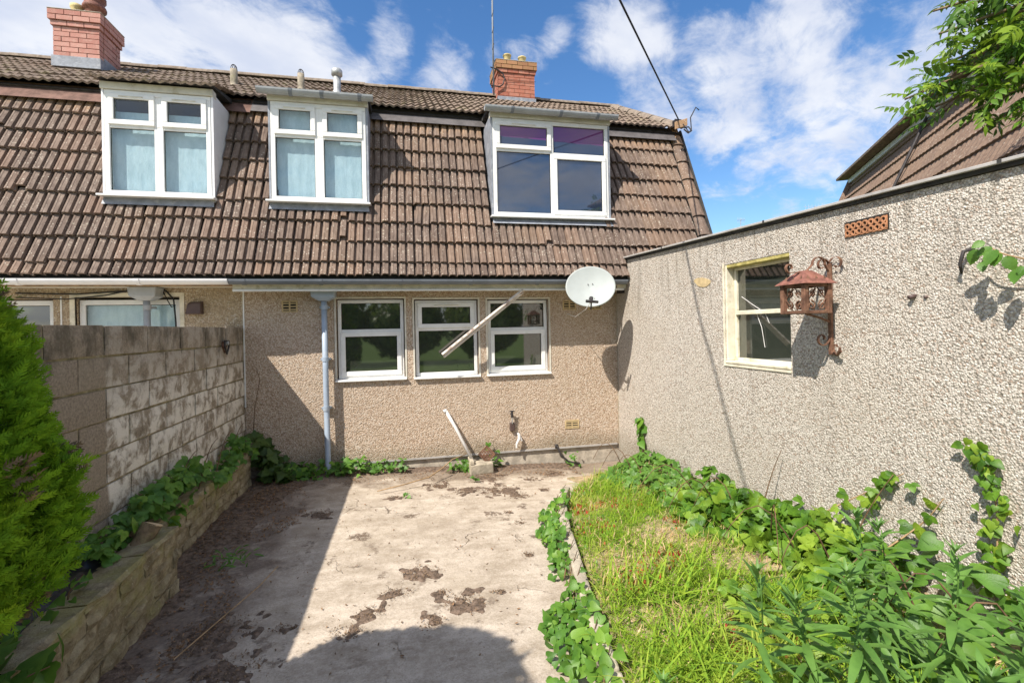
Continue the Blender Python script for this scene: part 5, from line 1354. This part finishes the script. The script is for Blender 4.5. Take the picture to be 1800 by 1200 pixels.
sprig('wall_sprig', 'bright leaf spray poking over the garage wall at right edge', [(3.05, 1.62, 2.05), (3.0, 1.75, 2.12), (2.98, 1.86, 2.17), (2.99, 1.93, 2.22)], T_oval, L_bind, .085, 18, wallx=XG, spread=.05, cat='climbing plant')
# bramble by the house corner
def bz2(x, y):
    t = (x - max(kerbx(y) + .35, 2.2)) / .5
    if t < -.3: return None
    return -.05 + .36 * min(max(t + .4, 0), 1) * (.7 + .7 * nz(x, y, 2.2, 3))
pts = region(420, (1.9, 3.05), (4.3, 6.0), bz2, shell=.4)
bush('bramble_bush', 'low bright green bramble patch in the corner of house and garage', 'bramble', pts, T_brm, L_bind, .075, 200, [arch((2.6, 5.0 + .3 * k, .1), (2.3, 5.2 + .3 * k, .15), .25) for k in range(3)])
# bindweed and bramble, right
def bz3(x, y):
    t = (x - 2.05 - .25 * nz(y, 0, 1.5, 2)) / .8
    if t < 0: return None
    return .12 + .42 * min(t * 1.4, 1) * (.8 + .6 * nz(x, y, 2.2, 6))
pts = region(420, (1.75, 3.0), (.9, 2.35), bz3, shell=.35)
bush('bindweed_bush', 'large heart shaped bindweed leaves piled at the right foot of the wall', 'bindweed', pts, T_heart, L_bind, .095, 230, [arch((2.6, 1.2 + .25 * k, .1), (2.2, 1.4 + .25 * k, .4), .4) for k in range(4)])
pts = region(260, (1.75, 2.6), (1.1, 2.6), lambda x, y: .10 + .24 * (.7 + .6 * nz(x, y, 2.2, 4)), shell=.5)
bush('bramble_bush', 'shaded bramble leaves under the willowherb stems at lower right', 'bramble', pts, T_brm, L_bramble, .08, 160)
# big single heart leaf near the right edge
# willowherb
def willowherb(x, y, h, lab, n=34, L=.15, lean=(0, 0), z0=None, grp='willowherb stems in the right bed'):
    z0 = bedz(x, y) if z0 is None else z0
    th = thing('willowherb', (x, y, z0), lab, 'willowherb', grp)
    top = Vector((x + lean[0], y + lean[1], z0 + h)); basep = Vector((x, y, z0)); b = MB()
    P = [basep.lerp(top, t) + Vector((.02 * math.sin(3 * t), .015 * math.cos(2.3 * t), 0)) for t in lin(0, 1, 8)]
    b.tube(P, [.0055 * (1 - .6 * i / 7) for i in range(8)], 6); b.build('stem', L_willow, th, smooth=True)
    it = []
    for k in range(n):
        t = .12 + .88 * (k / n) ** .85; p = basep.lerp(top, t); a = k * 2.4 + rnd.uniform(-.3, .3); el = (-.15 + 1.15 * max(0, t - .55) / .45)
        tip = Vector((math.cos(a) * math.cos(el), math.sin(a) * math.cos(el), math.sin(el))); nrm = Vector((-math.cos(a) * math.sin(el), -math.sin(a) * math.sin(el), math.cos(el))) + rv(.15)
        s = L * (1.1 - .45 * max(0, t - .7) / .3) * rnd.uniform(.8, 1.15); it.append((T_lance, orient(p, nrm, tip, s), s))
    for k in range(9):
        a = k * 2.4; s = L * .4 * rnd.uniform(.7, 1.1); it.append((T_lance, orient(top, Vector((-math.cos(a), -math.sin(a), .4)), Vector((math.cos(a) * .35, math.sin(a) * .35, 1)), s), s))
    leaves(th, it, L_willow, 60)
willowherb(1.25, 1.55, .80, 'single tall willowherb stem standing free in the grass', 34, .15)
willowherb(.92, 1.66, .50, 'short willowherb at the bottom of the grass near the edging', 28, .12)
k = 0
labs = ['tallest willowherb of the clump against the garage wall', 'willowherb leaning left at the front of the clump', 'willowherb with twisted top in the middle of the clump', 'willowherb at the right of the clump near the frame edge',
        'lower willowherb in the bottom right corner', 'bushy willowherb at the bottom edge right of centre', 'willowherb behind the clump by the sparse bramble shoot', 'slim willowherb between the free stem and the clump', 'leafy willowherb low at the bottom right']
for (x, y, h, lean) in ((1.85, 1.60, .90, (-.05, .05)), (1.66, 1.42, .78, (-.10, .05)), (1.95, 1.42, .80, (.05, 0)), (2.0, 1.25, .72, (.1, 0)), (1.66, 1.12, .60, (.05, 0)), (1.36, 1.16, .42, (0, 0)), (2.10, 1.75, .70, (.05, .1)), (1.60, 1.60, .55, (-.05, .1)), (1.52, 1.0, .55, (-.02, 0))):
    willowherb(x, y, h, labs[k], rnd.randint(38, 50), rnd.uniform(.13, .17), lean); k += 1
# ivy over the edging: one mass of trailing stems in three runs
def ivy_run(lab, ya, yb, n, xo=(-.16, .03), size=.062, zmax=.20, nmax=120):
    pts = []
    while len(pts) < n:
        y = rnd.uniform(ya, yb)
        if nz(y, 0, 2.6, 19) < rnd.uniform(-.45, .25): continue
        x = kerbx(y) + rnd.uniform(*xo) + .05 * nz(y, 0, 3, 7); t = (x - kerbx(y) - xo[0]) / (xo[1] - xo[0])
        pts.append((x, y, .02 + zmax * min(max(t, 0), 1) * rnd.uniform(.5, 1.15) + ground_z(x, y) * .6))
    bush('ivy', lab, 'ivy', pts, T_heart, L_ivy, size, nmax, [[(kerbx(y) - .1, y, .04), (kerbx(y + .15) - .05, y + .15, .12), (kerbx(y + .3) + .02, y + .3, .17)] for y in lin(ya, yb - .3, 5)], out=Vector((-.6, -.4, 0)), up=.6, group='ivy trailing over the bed edging')
ivy_run('bright ivy hanging over the far end of the bed edging', 4.0, 4.9, 150, (-.24, .02))
ivy_run('ivy trailing down the middle of the bed edging', 2.95, 4.0, 120, (-.16, -.02))
ivy_run('thick ivy with large leaves over the near edging', 1.5, 2.95, 300, (-.30, .04), .07, .18, 150)
# low plants at the house base
def low(lab, xa, xb, ya, yb, n, size, h, T=T_ivy, mat=L_ivy, nmax=60, cat='ivy', z0=None):
    pts = [(rnd.uniform(xa, xb), rnd.uniform(ya, yb), (ground_z(xa, ya) if z0 is None else z0) + .02 + h * rnd.random() ** 1.4) for _ in range(n)]
    return bush('ivy' if cat == 'ivy' else 'weed', lab, cat, pts, T, mat, size, nmax, out=Vector((0, -.5, 0)))
low('dark ivy creeping along the house wall left of the downpipe', -1.75, -1.05, 6.40, 6.70, 170, .075, .16, mat=L_ivy, nmax=120)
low('ivy tuft around the foot of the blue downpipe', -1.02, -.55, 6.42, 6.70, 90, .075, .18)
low('bright ivy patch just right of the downpipe shadow', -.62, -.02, 6.48, 6.69, 80, .07, .14, mat=L_bind)
low('ivy tuft beside the concrete gully block', .55, .82, 6.45, 6.66, 50, .065, .12, mat=L_bind)
low('small ivy shoot on the wall behind the drain grate', 1.08, 1.25, 6.62, 6.70, 16, .08, .32, mat=L_bind)
low('weed at the wall base below the air brick', 2.18, 2.42, 6.52, 6.68, 26, .06, .16, mat=L_bind, cat='weed')
low('small weed growing in the patio near the drain', .75, .85, 5.98, 6.06, 8, .05, .05, mat=L_bind, cat='weed')
low('tiny yellow weed on the sunlit patio beside the shadow', -.06, .02, 5.55, 5.62, 7, .045, .03, mat=L_bind, cat='weed')
low('low grassy weed at the foot of the planter in shade', -1.60, -1.25, 4.15, 4.5, 40, .07, .05, T=T_lance, mat=L_bind, cat='weed')
# ivy in the corner by the block wall
pts = region(170, (-1.84, -1.38), (6.30, 6.70), lambda x, y: .05 + .78 * max(0, 1 - (x + 1.98) / .60) + .1 * nz(x, y, 4), lambda x, y: .0, .4)
bush('ivy', 'dark ivy heap in the corner where block wall meets house', 'ivy', pts, T_ivy, L_dark, .12, 110, [[(-1.9, 6.6, .3), (-1.88, 6.68, .9), (-1.82, 6.70, 1.25), (-1.86, 6.70, 1.4)]], out=Vector((.4, -.5, 0)))
# brambles in the planter
pts = region(230, (-1.97, -1.78), (4.4, 6.4), lambda x, y: .46 + .34 * (.35 + 1.2 * nz(x, y, 1.8, 2)), lambda x, y: .38, .4)
bush('bramble_bush', 'bramble growing along the far end of the stone planter', 'bramble', pts, T_brm, L_ivy, .07, 150, [arch((-1.9, y, .4), (-1.86, y + .4, .80), .1) for y in (4.5, 5.0, 5.4, 5.8)], out=Vector((.4, -.4, 0)))
pts = region(190, (-1.97, -1.80), (3.35, 4.5), lambda x, y: .47 + .22 * (.6 + .8 * nz(x, y, 2, 6)), lambda x, y: .38, .4)
bush('bramble_bush', 'ground hugging bramble in the planter beside the log', 'bramble', pts, T_brm, L_ivy, .078, 150, out=Vector((.3, -.3, 0)))
bush('weed', 'young lobed leaf seedling on the planter coping', 'weed', [(-1.74 + rnd.uniform(-.08, .08), 2.95 + rnd.uniform(-.2, .2), .46 + .10 * rnd.random()) for _ in range(16)], T_ivy, L_bind, .075, 16, [[(-1.75, 2.95, .40), (-1.76, 3.0, .5), (-1.72, 3.05, .57)]])
bush('weed', 'small bright leaves in the planter close to the conifer foot', 'weed', [(-1.80 + rnd.uniform(-.1, .06), 2.62 + rnd.uniform(-.15, .15), .44 + .08 * rnd.random()) for _ in range(16)], T_ivy, L_bind, .07, 16)
bush('weed', 'big fresh green leaves at the bottom left corner of the planter', 'weed', [(-1.56 + rnd.uniform(-.14, .12), 2.30 + rnd.uniform(-.14, .14), .47 + .06 * rnd.random()) for _ in range(16)], T_ivy, L_bind, .135, 16, [[(-1.6, 2.2, .4), (-1.5, 2.3, .5), (-1.45, 2.35, .5)]])

bush('weed', 'lobed weeds growing between plastic sheet and coping at lower left', 'weed', [(-1.80 + rnd.uniform(-.10, .10), 2.25 + rnd.uniform(-.3, .25), .46 + .12 * rnd.random()) for _ in range(34)], T_ivy, L_bind, .075, 34)
# grass --------------------------------------------------------------------
def scatter(name, lab, cat, n, T, mat, size, fx, fy, dens, lean=.35, kind='stuff', flat=False, zf=bedz, zo=0.0):
    it = []; c = 0
    while c < n:
        x = rnd.uniform(*fx); y = rnd.uniform(*fy)
        if rnd.random() > dens(x, y): continue
        s = size * rnd.uniform(.4, 1.3) * (1 + .5 * nz(x, y, 2.2, 3)); a = rnd.uniform(0, 6.283)
        if flat: Mx = orient(Vector((x, y, zf(x, y) + zo + .004)), Vector((0, 0, 1)) + rv(.25), Vector((math.cos(a), math.sin(a), rnd.gauss(0, .1))), s)
        else:
            ln = lean * rnd.uniform(.1, 2.0) ** 1.3; tip = Vector((math.cos(a) * ln + .12, math.sin(a) * ln, 1)); Mx = orient(Vector((x, y, zf(x, y) - .005)), Vector((-math.cos(a), -math.sin(a), ln)) + rv(.25), tip, s)
        it.append((T, Mx)); c += 1
    return tag(merged(name, it, mat, None, True), lab, cat, kind=kind)
def dgrass(x, y):
    k = x - kerbx(y)
    if k < .04: return 0
    d = .28 + 1.0 * max(0, nz(x, y, 1.6, 1) + .15) + .5 * max(0, nz(x, y, 6, 2))
    if x > 2.35: d *= .5
    return min(d, 1)
scatter('grass', 'rough yellow green grass covering the right bed', 'grass', 13000, T_blade, L_grass, .125, (.75, 2.9), (.7, 5.6), dgrass, .95)
scatter('short_grass', 'short matted grass between the taller blades', 'grass', 30000, T_blade2, L_grass, .055, (.75, 2.9), (.9, 5.7), lambda x, y: dgrass(x, y) * .9 + .05 if x > kerbx(y) + .03 else 0, .8)
scatter('tall_grass', 'long green grass blades near the bottom of the bed', 'grass', 2600, T_blade, L_grass, .22, (.8, 2.2), (1.1, 3.2), lambda x, y: (.2 + .8 * (nz(x, y, 3.0, 31) > .05)) * (1 if y < 2.4 else .35) if x > kerbx(y) + .02 else 0, .7)
scatter('dry_straw', 'dry straw and dead stalks lying in the right bed', 'straw', 5200, T_blade2, L_straw, .09, (.8, 2.9), (.9, 5.6), lambda x, y: .2 + .8 * max(0, -nz(x, y, 1.6, 1) + .2) if x > kerbx(y) + .04 else 0, 1.6)
scatter('small_weeds', 'small leafy weeds mixed through the grass of the bed', 'weeds', 6500, T_ivy, L_bind, .032, (.8, 3.0), (1.0, 5.9), lambda x, y: (.12 + 1.0 * max(0, nz(x, y, 2.6, 17) + .05)) if x > kerbx(y) + .02 else 0, .9, zo=0)
scatter('red_sorrel', 'reddish sorrel sprigs scattered in the grass', 'sorrel', 1500, T_bit, L_red, .034, (1.3, 2.7), (1.4, 5.0), lambda x, y: 1 if nz(x, y, 2.4, 12) > .22 else .01, .6)
scatter('leaf_litter', 'brown leaf litter and crumbs on the patio beside the planter', 'leaf litter', 4200, T_bit, M_litter, .022, (-1.85, 2.3), (2.1, 6.7), lambda x, y: (1.0 if x < -1.2 + .3 * nz(x, y, 1.3, 4) else (.5 if y > 6.2 else .012)) * (.25 + .75 * (nz(x, y, 3, 5) > -.05)), flat=True, zf=lambda x, y: max(soilz(x, y), ground_z(x, y)), zo=.004)
scatter('twig_litter', 'thin pale twigs scattered over the dark soil', 'twigs', 300, T_tw, M_twig, .10, (-1.75, -.9), (2.2, 6.2), lambda x, y: 1 if x < -1.15 else .15, flat=True, zf=lambda x, y: max(soilz(x, y), ground_z(x, y)), zo=.010)
# cushions of dry moss and soil lying on the slab
spots = SPOTS
it = []
for (x0_, y0_, r_) in spots:
    for _ in range(int(3800 * r_ * r_ * 3.1) + 30):
        a = rnd.uniform(0, 6.283); q_ = r_ * rnd.random() ** .6 * (1 + .5 * nz(math.cos(a) * 2 + x0_, math.sin(a) * 2 + y0_, 1.4, 8)); x = x0_ + q_ * 1.25 * math.cos(a); y = y0_ + q_ * math.sin(a)
        it.append((T_bit, orient(Vector((x, y, ground_z(x, y) + .010 * nz(x, y, 1.7) + .006 + .008 * rnd.random())), Vector((0, 0, 1)) + rv(.5), rv(1), rnd.uniform(.007, .017))))
for _ in range(420):
    x = rnd.uniform(-.9, 2.3); y = rnd.uniform(2.3, 6.4)
    if x > kerbx(y) - .1: continue
    it.append((T_bit, orient(Vector((x, y, ground_z(x, y) + .010 * nz(x, y, 1.7) + .006)), Vector((0, 0, 1)) + rv(.4), rv(1), rnd.uniform(.008, .022))))
tag(merged('moss', it, simple('dry_moss', (.20, .135, .085), 1.0, .5, 60, bump=.3)), 'dry brown moss cushions and crumbs on the sunlit patio', 'moss', kind='stuff')
ct = MB(); ct.tube([(-1.30, 3.05, .035), (-1.18, 3.4, .04), (-1.05, 3.75, .05), (-1.0, 4.05, .04)], .004, 5); tag(ct.build('twig', M_wood), 'single long twig on the dark soil near the planter', 'twig')

# conifer ------------------------------------------------------------------
cf_ = thing('conifer', (-1.85, 1.75, 0), 'bright green feathery conifer bulging over the planter at left', 'conifer')
b = MB(); b.tube([(-1.82, 1.62, .1), (-1.74, 1.63, .8), (-1.58, 1.65, 1.3), (-1.55, 1.65, 2.2)], [.06, .05, .035, .012], 8); b.build('trunk', M_bark, cf_)
def con_r(z):
    K = [(.84, .0), (.90, .20), (1.0, .36), (1.08, .45), (1.25, .50), (1.5, .48), (1.79, .41), (1.95, .34), (2.10, .26), (2.25, .14), (2.40, .0)]
    if z <= K[0][0] or z >= K[-1][0]: return 0
    for (a, ra), (c, rc) in zip(K, K[1:]):
        if z <= c: return ra + (rc - ra) * (z - a) / (c - a)
cxy = Vector((-1.55, 1.65, 0))
it = []
while len(it) < 22000:
    z = rnd.uniform(.84, 2.40); a = rnd.uniform(0, 6.283); r = con_r(z)
    if rnd.random() > r / .50: continue
    lump = 1 + .20 * mnoise.noise(Vector((math.cos(a) * 1.8, math.sin(a) * 1.8, z * 2.6))) + .12 * mnoise.noise(Vector((math.cos(a) * 5, math.sin(a) * 5, z * 7)))
    rr = r * lump * (1 - abs(rnd.gauss(0, .10)))
    o = Vector((math.cos(a), math.sin(a), 0)); p = cxy + o * rr + Vector((0, 0, z))
    s = rnd.uniform(.03, .075); tip = o * .9 + Vector((0, 0, .55)) + rv(.42); nrm = o.cross(Z_) * rnd.gauss(0, .8) + o * .7 - Z_ * .3 + rv(.4)
    it.append((T_sprays[len(it) % 4], orient(p, nrm, tip, s)))
dead = [q_ for q_ in it if mnoise.noise(Vector(q_[1].translation) * 4.5) > .42 and rnd.random() < .6]; ids = set(id(q_) for q_ in dead)
merged('crown', [q_ for q_ in it if id(q_) not in ids], L_con, cf_, True)
if dead: tag(merged('dead_spray', dead, M_twig, cf_, True), kind='stuff')
b = MB()
for k in range(26):
    a = rnd.uniform(0, 6.283); z = rnd.uniform(.9, 1.9); r = con_r(z) * .95; b.tube([(cxy.x, cxy.y, z - .1), (cxy.x + r * math.cos(a), cxy.y + r * math.sin(a), z + .08)], [.010, .003], 5)
b.build('branch', M_bark, cf_)
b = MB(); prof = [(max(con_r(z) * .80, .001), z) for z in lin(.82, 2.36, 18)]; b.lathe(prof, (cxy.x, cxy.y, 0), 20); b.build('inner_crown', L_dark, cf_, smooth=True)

# tree overhanging at top right ---------------------------------------------
tr = thing('tree', (5.6, .3, 0), 'leafy tree with pinnate leaves overhanging the garage roof at top right', 'tree')
b = MB(); b.tube([(5.6, .3, -.3), (5.5, .4, 1.2), (5.3, .6, 2.3), (4.9, .9, 3.2)], [.16, .13, .10, .07], 10); b.build('trunk', M_bark, tr)
b = MB(); brs = []
for (u, v, dep) in ((1590, 175, 3.7), (1650, 60, 3.6), (1700, 200, 3.4), (1640, 120, 4.0), (1760, 90, 3.3), (1790, 190, 3.2), (1700, 10, 3.8), (1830, 40, 3.3), (1850, 150, 3.0), (1750, 150, 4.2), (1780, -60, 3.6), (1900, 90, 3.2), (1640, 190, 3.6), (1690, -10, 3.5), (1640, 20, 3.7), (1740, 40, 3.4)):
    e = at(u, v, dep); s0 = Vector((4.9, .9, 3.2)); m = s0.lerp(e, .55) + Vector((0, 0, .25)); P = cat([s0, m, e], 6); b.tube(P, [.022 * (1 - .85 * i / len(P)) + .003 for i in range(len(P))], 6); brs.append(P)
b.build('limb', M_bark, tr, smooth=True)
it = []
while len(it) < 1450:
    P = rnd.choice(brs); f = rnd.random() ** .6; p = P[int(f * (len(P) - 1))] + rv(.17)
    d = p - CAMP; z = d.dot(fwd); u = 900 + d.dot(r2) / z * FOC; v = 575 - d.dot(u2) / z * FOC
    # lower hem of the crown as photographed: a ragged line rising to the left
    if v > 208 + 18 * math.sin(u / 31.0) - max(0, (1640 - u)) * .5: continue
    if u < 1572 + .55 * abs(v - 175) * (1 if v < 175 else .3) or p.x < 2.2: continue
    s = rnd.uniform(.10, .18); a = rnd.uniform(0, 6.283)
    it.append((T_pinn, orient(p, Vector((-.3, -.2, 1)) + rv(.55), Vector((-.6 + math.cos(a) * .8, math.sin(a) * .8, -.35)), s), s))
leaves(tr, it, L_tree, 290, sname='crown')

# behind the camera: shrub that throws the round shadow, hedge, fence, trees --
def blob_shrub(name, lab, c, rx, ry, rz, n, mat, s, cat='shrub', group=None):
    th = thing(name, (c[0], c[1], 0), lab, cat, group); it = []
    for _ in range(n):
        d = rv().normalized(); k = (1 + .18 * mnoise.noise(d * 2.2 + Vector(c))) * (1 - abs(rnd.gauss(0, .12)))
        p = Vector((c[0] + d.x * rx * k, c[1] + d.y * ry * k, max(c[2] + d.z * rz * k, .05)))
        it.append((T_ivy, orient(p, d + rv(.4), rv(1), s * rnd.uniform(.6, 1.3))))
    merged('crown', it, mat, th, True)
    b = MB(); b.tube([(c[0], c[1], -.1), (c[0], c[1], c[2])], [.06, .03], 7); b.build('trunk', M_bark, th)
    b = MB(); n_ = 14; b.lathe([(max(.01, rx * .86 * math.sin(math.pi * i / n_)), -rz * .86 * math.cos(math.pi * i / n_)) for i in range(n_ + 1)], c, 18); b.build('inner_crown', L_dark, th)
    return th
blob_shrub('garden_tree', 'small round headed tree left of the patio throwing the domed shadow', (-2.06, .84, 3.02), .50, .50, .40, 3000, L_hedge, .085, 'tree')
for k, (x, y, h) in enumerate(((-9, -14, 3.2), (-4.5, -15, 4.0), (0, -15.5, 3.4), (4.5, -14.5, 4.2), (9, -13, 3.6))):
    blob_shrub('garden_tree', ['bushy tree at the far left of the rear garden', 'tall rounded tree behind the lawn left', 'tree in the middle of the rear garden', 'tall rounded tree behind the lawn right', 'bushy tree at the far right of the rear garden'][k], (x, y, h * .6), 2.4, 2.2, h * .55, 2200, L_hedge, .35, 'tree', 'trees at the end of the rear garden')
